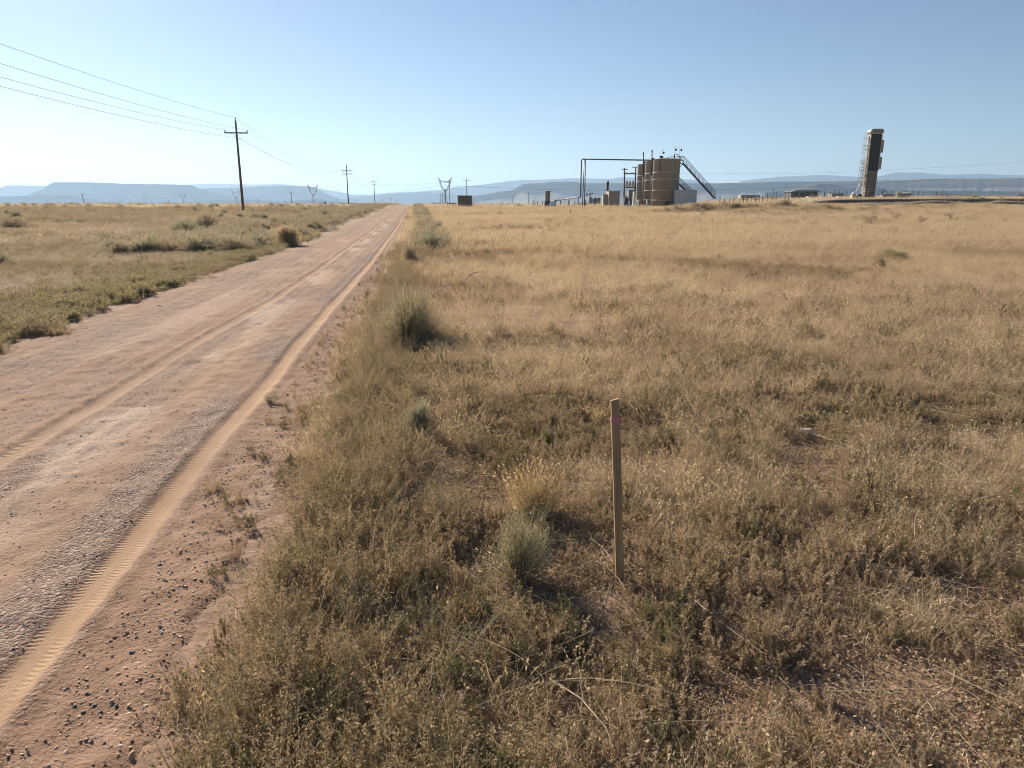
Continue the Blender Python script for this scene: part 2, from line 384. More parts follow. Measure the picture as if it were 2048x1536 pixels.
prof += fade * loose * .022 * (fbm(XX, YY, .11, 3, 31) - .5) + .03 * (fbm(XX, YY, 1.3, 2, 32) - .5)
prof += fade * .02 * (fbm(UU, SS, .07, 2, 33) - .5) * ss(-1.15, -1.0, UU)
edge_n = .16 * (fbm(SS, UU, .8, 3, 34) - .5)
edge = ss(0, .25, np.minimum(UU + 4.85 + 2 * edge_n, -.70 + edge_n - UU))
crown = .03 * (1 - ((UU + 2.8) / 2.2) ** 2)
RZ = terrain(XX, YY) + .004 + (prof + crown) * edge - .05 * (1 - edge)
rm = np.stack([XX, YY, RZ], -1).reshape(-1, 3); nu, ns = len(us), len(sv)
ii, jj = np.meshgrid(np.arange(ns - 1), np.arange(nu - 1), indexing='ij')
Fr = np.stack([ii * nu + jj, ii * nu + jj + 1, (ii + 1) * nu + jj + 1, (ii + 1) * nu + jj], -1).reshape(-1, 4)
me = mesh_np('road', rm, Fr, [M_road], smooth=True)
sandm = np.exp(-((UU - TR + .012 * np.sin(SS * 1.7)) / .072) ** 6) * (.75 + .25 * fbm(XX, YY, .5, 2, 40)) + .75 * np.exp(-((UU - TL) / .072) ** 6) * fbm(XX, YY, .6, 2, 41) * 1.2
sandm += .4 * np.exp(-((UU + 2.05) / .22) ** 2) * ss(.42, .6, fbm(UU * 3, SS, 2.5, 3, 42))
grav = np.exp(-((UU - TR + .22) / .13) ** 4) + .5 * np.exp(-((UU - TL - .3) / .2) ** 2) + .5 * np.exp(-((UU + 3.9) / .35) ** 2)
grav = grav + .5 * ss(.5, .62, fbm(UU * 13, SS * .55, 1, 3, 48)) * (UU < -1.2)
grav = grav * ss(.3, .5, fbm(UU * 4, SS, 1.6, 3, 43)) + .12 * ss(.5, .7, fbm(UU * 3, SS, 2, 3, 46))
clay = ss(.52, .66, fbm(UU * 3.2, SS, 1.8, 3, 44)) * np.exp(-((UU + 2.25) / .3) ** 2) + .8 * ss(.5, .65, fbm(UU * 2, SS, 1.2, 3, 45)) * ss(-1.02, -.85, UU) + .5 * ss(.5, .65, fbm(UU * 3, SS, 2.2, 3, 47)) * np.exp(-((UU + 3.3) / .35) ** 2)
ca = me.color_attributes.new('mask', 'FLOAT_COLOR', 'POINT')
col = np.stack([np.clip(sandm, 0, 1), np.clip(grav, 0, 1), np.clip(clay, 0, 1), np.ones_like(clay)], -1).reshape(-1, 4).astype(np.float32)
ca.data.foreach_set('color', col.ravel())
li = np.empty(len(me.loops), np.int32); me.loops.foreach_get('vertex_index', li)
for nm, tr in (('track_near', TR), ('track_far', TL)):
    uvl = me.uv_layers.new(name=nm); arr = np.stack([(UU - tr).ravel(), SS.ravel()], -1).astype(np.float32)
    uvl.data.foreach_set('uv', arr[li].ravel())
tag(part('road', me), None, None, kind='structure')

# ------------------------------------------------------------------ distant mesas
def ridge(name, pts, D, D2=None, depth=1500, talus=.9, seed=0, base=-45):
    """pts: skyline as picture points at distance D (to D2 on the right); flat top runs back, fluted scree slope in front"""
    D2 = D2 or D; px = np.array([p[0] for p in pts], float); py = np.array([p[1] for p in pts], float)
    n = int((px[-1] - px[0]) / 2) + 2; xs = np.linspace(px[0], px[-1], n); ys = np.interp(xs, px, py)
    Dx = np.interp(xs, [px[0], px[-1]], [D, D2])
    top = np.array([zat(y, d) for y, d in zip(ys, Dx)]); X0 = (xs - 1024) / FPX * (Dx * CP - (top - CAMH) * SP)
    top = top + Dx * .0012 * (fbm(xs, 0, 26, 3, seed) - .5); hgt = np.maximum(top - base, 1)
    prof = [(1.0, 0.), (.98, .03), (.80, .06), (.62, .22), (.42, .48), (.22, .8), (.07, 1.2), (0., 1.6), (-.1, 2.4)]
    rows = []
    for fz, run in prof:
        fl = (fbm(xs, run * 9, 24, 3, seed + 3) - .5) * .6
        d_ = run * hgt * 1.35 * talus * (1 + fl * (run > .05)) ; k = 1 - d_ / Dx
        rows.append(np.stack([X0 * k, Dx - d_, base + fz * hgt], -1))
    back = [np.stack([X0 * (1 + depth / Dx), Dx + depth, top * 1.0 - 15], -1), np.stack([X0 * (1 + 2 * depth / Dx), Dx + depth * 1.6, np.full(n, base)], -1)]
    rows = back[::-1] + rows; v = np.array(rows).reshape(-1, 3); m = len(rows)
    ii, jj = np.meshgrid(np.arange(m - 1), np.arange(n - 1), indexing='ij')
    f = np.stack([ii * n + jj, (ii + 1) * n + jj, (ii + 1) * n + jj + 1, ii * n + jj + 1], -1).reshape(-1, 4)
    tag(part(name, mesh_np(name, v, f, [M_hill])), None, None, kind='structure')
ridge('mesa', [(-30, 402), (0, 398), (45, 393), (75, 383), (92, 375), (96, 370), (108, 364.5), (180, 364), (240, 367), (330, 368.5), (382, 370), (396, 376), (430, 385), (470, 393), (520, 399), (600, 408)], 5600, seed=1)
ridge('mesa', [(-120, 376), (-20, 380), (0, 376), (14, 371), (60, 371.5), (130, 373), (200, 380)], 7600, seed=2)
ridge('mesa', [(380, 380), (410, 376), (470, 375), (520, 372.5), (580, 371.5), (618, 373), (634, 378), (655, 388), (680, 398), (710, 409)], 6600, seed=3)
ridge('hills', [(-150, 396), (60, 392), (70, 389), (140, 391), (200, 400), (330, 404), (420, 400), (480, 399), (560, 403), (640, 398), (680, 404), (740, 407)], 4700, seed=4)
ridge('hills', [(300, 372), (400, 367.5), (450, 367), (500, 369), (560, 368), (620, 374), (680, 384), (700, 388)], 10500, seed=5)
ridge('hills', [(640, 392), (690, 389), (740, 390), (780, 386), (830, 383), (880, 380), (905, 375), (960, 370), (1005, 364), (1050, 360), (1110, 358), (1160, 356.5), (1220, 358), (1245, 354), (1300, 357), (1400, 360)], 9800, seed=6)
ridge('hills', [(660, 400), (720, 394), (800, 386), (850, 384), (900, 388), (960, 392), (1000, 391)], 7800, seed=7)
ridge('mesa', [(920, 396), (975, 388), (1000, 383), (1025, 380), (1038, 372), (1046, 367), (1088, 366), (1096, 363.5), (1150, 363), (1162, 366), (1260, 366), (1420, 366), (1500, 365), (1560, 363), (1640, 362.5), (1700, 362), (1760, 360.5), (1800, 360), (1850, 357.5), (1930, 357), (2048, 356), (2150, 355), (2400, 352)], 5000, 3300, seed=8, talus=1.3)
ridge('hills', [(1530, 385), (1590, 378), (1630, 368), (1650, 366), (1672, 369), (1700, 375), (1800, 380), (2100, 383)], 3300, 2900, seed=9, talus=1.4)
ridge('hills', [(1480, 362), (1560, 353), (1620, 350.5), (1660, 350), (1720, 354), (1760, 352), (1790, 345), (1840, 345), (1890, 349), (1960, 348), (2048, 351), (2200, 350)], 9800, seed=10)
# a low gravel rise on the plain far left of centre is plain ground

# ------------------------------------------------------------------ plants: prototype meshes
def ribbons(rs, base, dirs, length, w, seg=3, droop=.3, taper=.25):
    """n curved tapered ribbons. base (n,3), dirs (n,3) unit, length (n,), returns v, f(quads)"""
    n = len(base); t = np.linspace(0, 1, seg + 1)
    side = np.cross(dirs, rs.normal(size=(n, 3))); side /= np.linalg.norm(side, axis=1, keepdims=True) + 1e-9
    bend = rs.normal(size=(n, 3)); bend[:, 2] = -np.abs(bend[:, 2]) * .6; bend /= np.linalg.norm(bend, axis=1, keepdims=True)
    c = base[:, None] + dirs[:, None] * (length[:, None] * t)[..., None] + bend[:, None] * (droop * length[:, None] * t ** 2)[..., None]
    ww = (np.asarray(w) * np.ones(n))[:, None] * (1 - (1 - taper) * t); a = c - side[:, None] * ww[..., None] / 2; b = c + side[:, None] * ww[..., None] / 2
    v = np.stack([a, b], 2).reshape(-1, 3); k = seg + 1
    i, j = np.meshgrid(np.arange(n), np.arange(seg), indexing='ij'); o = i * k * 2 + j * 2
    f = np.stack([o, o + 1, o + 3, o + 2], -1).reshape(-1, 4)
    return v, f, c
def leaves(rs, pos, dirs, size, wid=.35):
    """diamond leaflets as quads"""
    n = len(pos); side = np.cross(dirs, rs.normal(size=(n, 3))); side /= np.linalg.norm(side, axis=1, keepdims=True) + 1e-9
    L = (size * (.6 + .8 * rs.random(n)))[:, None]
    v = np.stack([pos, pos + dirs * L * .5 + side * L * wid, pos + dirs * L, pos + dirs * L * .5 - side * L * wid], 1).reshape(-1, 3)
    return v, np.arange(n * 4).reshape(-1, 4)
def join(parts_):
    vs, fs, mi, o = [], [], [], 0
    for v, f, m in parts_: vs.append(v); fs.append(f + o); mi.append(np.full(len(f), m)); o += len(v)
    return np.vstack(vs), np.vstack(fs), np.concatenate(mi)
def unit(a): return a / (np.linalg.norm(a, axis=1, keepdims=True) + 1e-9)
def updirs(rs, n, spread, lean=(0, 0)):
    th = rs.random(n) * 2 * np.pi; k = np.sqrt(rs.random(n)) * spread
    return unit(np.stack([np.cos(th) * k + lean[0], np.sin(th) * k + lean[1], np.ones(n)], 1))
def m_weed(seed, h=.16, ns=10, nl=34, rad=.05, spread=.55, leaf=.010, mats=None, sw=.0022, spike=.006, sub=2):
    rs = np.random.default_rng(seed); b = np.c_[rs.normal(size=(ns, 2)) * rad * .4, np.full(ns, -.01)]
    d = updirs(rs, ns, spread); L = h * (.45 + .65 * rs.random(ns)); v, f, c = ribbons(rs, b, d, L, sw, 3, .25)
    out = [(v, f, 0)]
    nb = ns * sub                                          # side twigs
    if nb:
        si = rs.integers(0, ns, nb); tt = .3 + .5 * rs.random(nb); k = tt * 3; lo = np.floor(k).astype(int); fr = (k - lo)[:, None]
        p = c[si, lo] * (1 - fr) + c[si, np.minimum(lo + 1, 3)] * fr; dd = unit(d[si] + rs.normal(size=(nb, 3)) * .55 + [0, 0, .3]); LL = L[si] * (.25 + .3 * rs.random(nb))
        v2, f2, c2 = ribbons(rs, p, dd, LL, sw * .7, 3, .15); out.append((v2, f2, 0)); C = np.concatenate([c, c2]); DD = np.concatenate([d, dd])
    else: C, DD = c, d
    m = nl * ns; si = rs.integers(0, len(C), m); k = (.25 + .75 * rs.random(m) ** .8) * 3; lo = np.minimum(np.floor(k).astype(int), 2); fr = (k - lo)[:, None]
    p = C[si, lo] * (1 - fr) + C[si, lo + 1] * fr + rs.normal(size=(m, 3)) * spike; dl = unit(rs.normal(size=(m, 3)) + DD[si] * 1.3)
    v3, f3 = leaves(rs, p, dl, leaf); out.append((v3, f3, 1))
    return mesh_np('weed', *(lambda q: (q[0], q[1]))(join(out)), mats or [M_twig, M_weed], join(out)[2])
def m_grass(seed, h=.28, n=40, rad=.07, spread=.6, lean=(0, 0), w=.002, mats=None, heads=.2, droop=.35):
    rs = np.random.default_rng(seed); b = np.c_[rs.normal(size=(n, 2)) * rad, np.full(n, -.01)]
    d = updirs(rs, n, spread, lean); L = h * (.4 + .7 * rs.random(n)); v, f, c = ribbons(rs, b, d, L, w, 4, droop, .15); out = [(v, f, 0)]
    nh = int(n * heads)
    if nh:
        k = 5; si = np.repeat(rs.choice(n, nh, False), k); tt = np.tile(np.linspace(0, 1, k), nh)[:, None]
        p = c[si, 3] * (1 - tt) + c[si, 4] * tt; dl = unit((c[si, 4] - c[si, 3]) / (np.linalg.norm(c[si, 4] - c[si, 3], axis=1, keepdims=True)) + rs.normal(size=(len(si), 3)) * .35)
        v2, f2 = leaves(rs, p, dl, h * .06, .22); out.append((v2, f2, 0))
    a = join(out); return mesh_np('grass', a[0], a[1], mats or [M_grass], a[2])
def m_bush(seed, h=.6, wid=.5, n=900, leaf=.02, nl=3, w=.003, mats=None, flat=.75, stem=.55, tipup=.5):
    """domed shrub of fine upswept twigs with leaflets at the ends"""
    rs = np.random.default_rng(seed); lob = rs.normal(size=(7, 3)); lob[:, 2] = np.abs(lob[:, 2]); lob = unit(lob)
    d = rs.normal(size=(n, 3)); d[:, 2] = np.abs(d[:, 2]) * 1.1 + .08; d = unit(d)
    bul = .84 + .42 * np.max(np.maximum(d @ lob.T, 0) ** 9, axis=1) - .16 * rs.random(n) + .32 * rs.random(n) ** 5
    tip = d * np.array([wid, wid, h]) * bul[:, None]; st = tip * (stem * (.3 + .7 * rs.random(n)))[:, None]; st[:, :2] *= .8
    dd = unit(tip - st + np.array([0, 0, tipup * h * .3])); L = np.linalg.norm(tip - st, axis=1)
    v, f, c = ribbons(rs, st, dd, L, w, 3, .1, .4); out = [(v, f, 1)]
    k = 26; bd = updirs(rs, k, .9); v0, f0, c0 = ribbons(rs, np.c_[rs.normal(size=(k, 2)) * wid * .08, np.full(k, -.02)], bd, np.full(k, h * .8), w * 3, 4, .15, .3); out.append((v0, f0, 0))
    si = np.repeat(np.arange(n), nl); tt = (.35 + .65 * rs.random(len(si)))[:, None] * 3; lo = np.minimum(np.floor(tt[:, 0]).astype(int), 2); fr = tt - lo[:, None]
    p = c[si, lo] * (1 - fr) + c[si, lo + 1] * fr; dl = unit(dd[si] + rs.normal(size=(len(si), 3)) * .45); v3, f3 = leaves(rs, p, dl, leaf, .2); out.append((v3, f3, 1))
    a = join(out); return mesh_np('bush', a[0], a[1], mats or [M_darktwig, M_greybush], a[2])
def m_litter(seed, rad=.22, n=26, L=.12, w=.0022, mats=None, dr=.25, sg=4):
    rs = np.random.default_rng(seed); b = np.c_[rs.normal(size=(n, 2)) * rad * .5, .004 + .02 * rs.random(n)]
    th = rs.random(n) * 6.28; d = unit(np.c_[np.cos(th), np.sin(th), rs.normal(size=n) * .16]); v, f, c = ribbons(rs, b, d, L * (.3 + rs.random(n)), w, sg, dr, .4)
    return mesh_np('litter', v, f, mats or [M_twig])
def m_mat(seed, rad=.12, n=150, leaf=.011, mats=None):     # crumbled leaf litter, flat
    rs = np.random.default_rng(seed); p = np.c_[rs.normal(size=(n, 2)) * rad * .5, .003 + .03 * rs.random(n) ** 2]
    v, f = leaves(rs, p, unit(rs.normal(size=(n, 3)) * [1, 1, .5]), leaf, .3); return mesh_np('crumbs', v, f, mats or [M_weed])
def m_pebble(seed, mats):
    rs = np.random.default_rng(seed); import bmesh
    bm = bmesh.new(); bmesh.ops.create_icosphere(bm, subdivisions=2, radius=1); k = rs.normal(size=(5, 3)); k = unit(k)
    for v in bm.verts:
        c = np.array(v.co); s = 1 + .25 * sum(math.sin(3 * c.dot(q) + i) for i, q in enumerate(k)) / 3
        for q in k[:4]:
            dd = c.dot(q)
            if dd > .62: s *= .62 / dd + .0
        v.co = v.co * s; v.co.z *= .5
    me = bpy.data.meshes.new('pebble'); bm.to_mesh(me); bm.free(); me.materials.append(mats); me.polygons.foreach_set('use_smooth', np.ones(len(me.polygons), bool)); return me
def proto_coll(name, meshes):
    c = bpy.data.collections.new(name)
    for i, m in enumerate(meshes): c.objects.link(bpy.data.objects.new('%s_%02d' % (name, i), m))
    return c
def scatter(name, label, cat, coll, P, rot, scl, idx):
    n = len(P); m = bpy.data.meshes.new(name); m.vertices.add(n); m.vertices.foreach_set('co', np.asarray(P, np.float32).ravel())
    for nm, ty, ar, fld in (('rot', 'FLOAT_VECTOR', rot, 'vector'), ('scl', 'FLOAT_VECTOR', scl, 'vector'), ('idx', 'INT', idx, 'value')):
        a = m.attributes.new(nm, ty, 'POINT'); a.data.foreach_set(fld, np.asarray(ar, np.int32 if ty == 'INT' else np.float32).ravel())
    o = part(name, m); tag(o, label, cat, kind='stuff')
    g = bpy.data.node_groups.new(name, 'GeometryNodeTree')
    g.interface.new_socket('Geometry', in_out='INPUT', socket_type='NodeSocketGeometry'); g.interface.new_socket('Geometry', in_out='OUTPUT', socket_type='NodeSocketGeometry')
    gi = g.nodes.new('NodeGroupInput'); go = g.nodes.new('NodeGroupOutput'); ip = g.nodes.new('GeometryNodeInstanceOnPoints'); ci = g.nodes.new('GeometryNodeCollectionInfo')
    ci.inputs['Collection'].default_value = coll; ci.inputs['Separate Children'].default_value = True; ci.inputs['Reset Children'].default_value = True
    ip.inputs['Pick Instance'].default_value = True
    g.links.new(gi.outputs[0], ip.inputs['Points']); g.links.new(ci.outputs[0], ip.inputs['Instance']); g.links.new(ip.outputs[0], go.inputs[0])
    for nm, ty, so_ in (('idx', 'INT', 'Instance Index'), ('rot', 'FLOAT_VECTOR', 'Rotation'), ('scl', 'FLOAT_VECTOR', 'Scale')):
        q = g.nodes.new('GeometryNodeInputNamedAttribute'); q.data_type = ty; q.inputs['Name'].default_value = nm; g.links.new(q.outputs[0], ip.inputs[so_])
    md = o.modifiers.new('scatter', 'NODES'); md.node_group = g
    return o
def place(n, y0, y1, power=1.0, side=.92, pad=3.2, rs=rng):
    ym = (y0 + y1) / 2; n = int(n * (ym * side + pad) / (ym * .8 + 1.2))
    """n random points in the view wedge between y0 and y1 (area-uniform when power=1)"""
    t = rs.random(n); y = np.sqrt(y0 ** 2 + t ** power * (y1 ** 2 - y0 ** 2)); x = (rs.random(n) * 2 - 1) * (y * side + pad); return x, y
lumps = lambda x, y: .45 + 1.15 * ss(.3, .7, fbm(x, y, .42, 3, 90))
def rts(n, tilt=.12, rs=rng): return np.c_[rs.normal(size=n) * tilt, rs.normal(size=n) * tilt, rs.random(n) * 6.283]

LEAN = (.42, -.12)
KN = 6
C_weed = proto_coll('weedproto', [m_weed(100 + i, h=.14 + .02 * i, nl=62, leaf=.0066, spike=.0042, ns=11) for i in range(KN)] + [m_weed(140 + i, h=.2, ns=9, nl=66, leaf=.0062, spike=.0042, mats=[M_twig, M_weedgold]) for i in range(3)]
                    + [m_weed(160 + i, h=.16, ns=12, nl=60, leaf=.008, spike=.005, mats=[M_darktwig, M_weedolive]) for i in range(3)])
C_spike = proto_coll('spikeproto', [m_weed(200 + i, h=.15, ns=7, nl=125, leaf=.0068, spike=.0040, spread=.25, sub=0, rad=.07, mats=[M_darktwig, [M_spike, M_spike, M_weed, M_spike, M_weedolive][i % 5]]) for i in range(6)])
C_grass = proto_coll('grassproto', [m_grass(300 + i, h=.27, lean=(.12 * (i % 3), -.05)) for i in range(5)] + [m_grass(320 + i, h=.34, lean=LEAN) for i in range(3)] + [m_grass(330 + i, h=.22, mats=[M_straw2]) for i in range(3)])
C_tall = proto_coll('tallproto', [m_weed(400 + i, h=.36, ns=14, nl=80, rad=.08, spread=.5, leaf=.0085, sw=.0026, spike=.006, sub=3, mats=[M_twig, [M_weedolive, M_weedgold, M_weedolive, M_weed, M_weedgold][i]]) for i in range(5)])
C_litter = proto_coll('litterproto', [m_litter(500 + i) for i in range(4)] + [m_litter(510 + i, mats=[M_darktwig]) for i in range(2)] + [m_mat(520 + i) for i in range(4)])
C_long = proto_coll('longproto', [m_litter(540 + i, rad=.3, n=7, L=.36, w=.003, dr=.6, sg=8) for i in range(4)])
# coarser tufts for farther away
C_tuft = proto_coll('tuftproto', [m_grass(600 + i, h=.32, n=46, rad=.17, w=.006, lean=(.15 * (i % 3), 0), heads=.4) for i in range(5)] + [m_grass(620 + i, h=.36, n=46, rad=.17, w=.006, lean=LEAN, heads=.4) for i in range(3)] + [m_grass(630 + i, h=.26, n=46, rad=.17, w=.006, mats=[M_straw2], heads=.4) for i in range(3)])
C_dark = proto_coll('brushproto', [m_weed(640 + i, h=.24, ns=20, nl=26, rad=.3, spread=.6, leaf=.022, sw=.005, spike=.02, sub=1, mats=[M_twig, [M_weed, M_weed, M_weedolive, M_greybush][i]]) for i in range(4)])
C_far = proto_coll('farproto', [m_grass(660 + i, h=.42, n=60, rad=.6, w=.02, heads=.0, lean=(.2, 0)) for i in range(4)])
C_shrub = proto_coll('shrubproto', [m_bush(680 + i, h=.5, wid=.55, n=320, leaf=.04, w=.008) for i in range(4)] + [m_bush(690 + i, h=.5, wid=.45, n=420, leaf=.045, w=.009, mats=[M_darktwig, M_sage]) for i in range(2)])
C_green = proto_coll('greenproto', [m_weed(700 + i, h=.2, ns=14, nl=34, rad=.12, spread=.8, leaf=.018, sw=.003, spike=.012, mats=[M_green, M_green]) for i in range(3)])
M_clod = paint('soil_clod', (.50, .34, .245), .95, 0, .3, 30); M_clod2 = paint('pale_clod', (.60, .45, .35), .95, 0, .3, 30)
C_peb = proto_coll('pebproto', [m_pebble(800 + i, [M_clod, M_rockgrey, M_clod, M_clod2, M_clod, M_clod2][i]) for i in range(6)])
C_peb.objects  # six stones

def road_gap(x, y, l=-4.75, r=-.80, n=.75):
    u, s = to_us(x, y); e = n * (fbm(s, u, .7, 3, 50) - .5); return (u < l + e * 2) | (u > r + e)
CLEAR = [(*hit(px, py)[:2], r) for px, py, r in ((1240, 1165, .06), (1612, 872, .16), (1612, 905, .2), (1612, 940, .2), (1612, 985, .16), (1066, 1020, .17), (1066, 1060, .14), (1040, 1150, .17), (1030, 1215, .14), (843, 1424, .07), (843, 1450, .07), (838, 870, .12), (818, 680, .38), (818, 720, .3))]
def emit(name, label, cat, coll, x, y, sc, idx, tilt=.12, zoff=0, zs=None, rot=None):
    if 'litter' not in name:
        k = np.ones(len(x), bool)
        for cx, cy_, r in CLEAR: k &= np.hypot(x - cx, y - cy_) > r
        ye, yr = bank_lines(x, y); k &= ~((x > 42) & (((y > ye - .3) & (y < ye + 1.1)) | ((y > yr - 1.0) & (y < yr + .2))))
        x, y, sc, idx = x[k], y[k], sc[k], idx[k]; rot = rot if rot is None else rot[k]
    z = terrain(x, y) + zoff; n = len(x); s3 = np.stack([sc, sc, sc if zs is None else sc * zs], 1)
    return scatter(name, label, cat, coll, np.stack([x, y, z], 1), rts(n, tilt) if rot is None else rot, s3, idx)

# 1. low dry weeds of the near field -------------------------------------------------
bare = lambda x, y: fbm(x, y, 1.3, 3, 60) - .16 * np.exp(-((x - .05) / .32) ** 2 - ((y - 2.9) / .75) ** 2) + .12 * ss(.5, 1.0, x) * (1 - ss(4, 6, y))
def field_pts(n, y0, y1, thr=.0, power=1.0, l=-4.9, r=-.78):
    x, y = place(n, y0, y1, power); k = road_gap(x, y, l, r) & (bare(x, y) > thr); return x[k], y[k]
PX = [];  # near weeds
x, y = field_pts(10500, 1.0, 9, .455, 1.2)
u, s = to_us(x, y)
mixn = fbm(x, y, 1.1, 3, 61)
idx = np.where(mixn < .44, rng.integers(0, 6, len(x)), np.where(mixn < .53, rng.integers(6, 9, len(x)), np.where(mixn < .6, rng.integers(9, 12, len(x)), rng.integers(0, 9, len(x)))))
emit('weeds', 'low dry brown and olive weeds covering the near field', 'weeds', C_weed, x, y, (.30 + .45 * rng.random(len(x)) ** 1.8) * lumps(x, y), idx)
x, y = field_pts(13000, 1.0, 14, .34, 1.1); k = (fbm(x, y, 1.7, 3, 62) > .47) | (x > .45 + .1 * y); x, y = x[k], y[k]
x2, y2 = field_pts(12000, 1.0, 9, .38, 1.1); k = fbm(x2, y2, .8, 3, 81) > .42; x, y = np.r_[x, x2[k]], np.r_[y, y2[k]]
emit('weed_spikes', 'upright dry seed spikes standing in drifts across the field', 'weeds', C_spike, x, y, (.4 + .6 * rng.random(len(x))) * (.4 + .6 * lumps(x, y)), rng.integers(0, 6, len(x)), .1)
x, y = field_pts(24000, 7, 30, .25); k = fbm(x, y, 4, 3, 65) < .52; x, y = x[k], y[k]
emit('weed_spikes', 'brown weed stalks between the grass in the middle of the field', 'weeds', C_weed, x, y, .6 + .6 * rng.random(len(x)), rng.choice([0, 1, 2, 3, 4, 5, 6, 7, 8, 0, 1, 2, 9], len(x)))
# 2. straw grass --------------------------------------------------------------------
x, y = field_pts(15000, 1.2, 9, .38); k = fbm(x, y, 1.4, 3, 64) > .43; x, y = x[k], y[k]
emit('dry_grass', 'thin straw coloured grass tufts among the nearest weeds', 'grass', C_grass, x, y, .35 + .45 * rng.random(len(x)), rng.integers(3, 8, len(x)), .3, rot=np.c_[rng.normal(size=(len(x), 2)) * .3, rng.normal(size=len(x)) * .7])
x, y = field_pts(26000, 7, 30, .15); k = (fbm(x, y, 4, 3, 65) > .41); x, y = x[k], y[k]
ri = np.where(to_us(x, y)[0] > 2, rng.integers(2, 8, len(x)), np.where(to_us(x, y)[0] < -3, rng.integers(8, 11, len(x)), rng.integers(0, 5, len(x))))
rot = rts(len(x), .12); rot[:, 2] = rng.normal(size=len(x)) * .6
emit('dry_grass', 'pale straw grass bending over in the middle of the field', 'grass', C_grass, x, y, .65 + .55 * rng.random(len(x)), ri, rot=rot)
x, y = field_pts(46000, 24, 110, .0); k = (fbm(x, y, 7, 3, 66) > .25) & ((to_us(x, y)[0] > -1) | (fbm(x, y, 6, 3, 91) > .50)); x, y = x[k], y[k]
rot = rts(len(x), .1); rot[:, 2] = rng.normal(size=len(x)) * .6
emit('dry_grass', 'tan grass stretching away to the tanks and the horizon', 'grass', C_tuft, x, y, .8 + .7 * rng.random(len(x)), np.where((to_us(x, y)[0] < -3) & (rng.random(len(x)) < .8), rng.integers(8, 11, len(x)), rng.integers(0, 8, len(x))), rot=rot)
x, y = field_pts(12000, 9, 120, .0, 1.15); k = fbm(x, y, 8, 3, 67) > .48; x, y = x[k], y[k]
emit('brush', 'dull brown brush patches in the tan grass', 'brush', C_dark, x, y, (.5 + .5 * rng.random(len(x))) * np.clip(.5 + y / 60, .5, 1.4), rng.integers(0, 4, len(x)))
x, y = field_pts(30000, 100, 420, .0)
emit('far_grass', 'distant tan grass along the horizon', 'grass', C_far, x, y, .8 + .6 * rng.random(len(x)), rng.integers(0, 4, len(x)))
# 3. shrubs massed far away ----------------------------------------------------------
x, y = place(9000, 60, 520, .9); u, s = to_us(x, y)
keep = road_gap(x, y, -5.5, -.3) & ((u < -5) & (fbm(x, y, 22, 3, 70) > .46) | (u > 0) & (fbm(x, y, 16, 3, 71) > .60) & (y > 120)); x, y = x[keep], y[keep]
emit('sagebrush', 'grey green sagebrush massed on the far flats', 'sagebrush', C_shrub, x, y, .7 + .9 * rng.random(len(x)), rng.integers(0, 6, len(x)), .08)
# roadside rows of brush
s = 25 + 335 * rng.random(1500) ** 1.35; u = -5.7 - 4.6 * rng.random(1500) ** 1.2; x, y = from_us(u, s)
emit('roadside_brush', 'grey brush lining the far left edge of the dirt road', 'brush', C_shrub, x, y, .6 + .65 * rng.random(len(x)), rng.integers(0, 6, len(x)), .08)
s = 26 + 330 * rng.random(380) ** 1.25; u = -.1 + 1.3 * rng.random(380); x, y = from_us(u, s)
emit('roadside_brush', 'grey brush lining the right edge of the dirt road far ahead', 'brush', C_shrub, x, y, .4 + .75 * rng.random(len(x)), rng.integers(0, 6, len(x)), .08)
# 4. tall weeds of the road shoulder --------------------------------------------------
s = 1.3 + 26 * rng.random(1500) ** 1.5; u = -.62 + np.abs(rng.normal(size=1500)) * .38 + .25 * (fbm(s, 0, 1.2, 2, 72) - .5); k = fbm(s, u, 1.0, 3, 73) > .40; k &= (u > -1.1 + .5 * fbm(s, 0, .5, 2, 92)); u, s = u[k], s[k]; x, y = from_us(u, s)
emit('shoulder_weeds', 'taller olive and gold weeds along the right shoulder of the road', 'weeds', C_tall, x, y, .45 + .5 * rng.random(len(x)), rng.integers(0, 5, len(x)))
s = 3 + 22 * rng.random(260) ** 1.2; u = -.85 - .32 * rng.random(260) ** 1.5; x, y = from_us(u, s)
emit('verge_weeds', 'sparse little dry weeds on the bare soil beside the wheel track', 'weeds', C_weed, x, y, .25 + .45 * rng.random(len(x)), rng.integers(0, 12, len(x)))
# 5. green strip beyond the road -------------------------------------------------------
s = 5 + 34 * rng.random(5200) ** 1.2; u = -5.5 + rng.normal(size=5200) * .5; k = (fbm(s, u, 1.6, 3, 74) > .37) & (u < -4.8); u, s = u[k], s[k]; x, y = from_us(u, s)
emit('green_weeds', 'yellow green weeds on the left shoulder of the road', 'weeds', C_green, x, y, (.3 + .45 * rng.random(len(x))) * (.7 + .6 * lumps(x, y)), rng.integers(0, 3, len(x)))
x, y = place(4000, 6, 60); u, s = to_us(x, y); k = (u < -5.8) & (fbm(x, y, 4, 3, 75) > .5); x, y = x[k], y[k]
emit('green_weeds', 'faded green weeds scattered over the flat left of the road', 'weeds', C_green, x, y, .6 + .7 * rng.random(len(x)), rng.integers(0, 3, len(x)))
x, y = place(26000, 7, 110); u, s = to_us(x, y); k = (u < -5.9) & (fbm(x, y, 5, 3, 76) > .36); x, y = x[k], y[k]
emit('pale_scrub', 'pale grey scrub over the flat left of the road', 'scrub', C_dark, x, y, (.5 + .6 * rng.random(len(x))) * (.65 + .014 * y), rng.choice([0, 3, 3, 1, 3], len(x)))
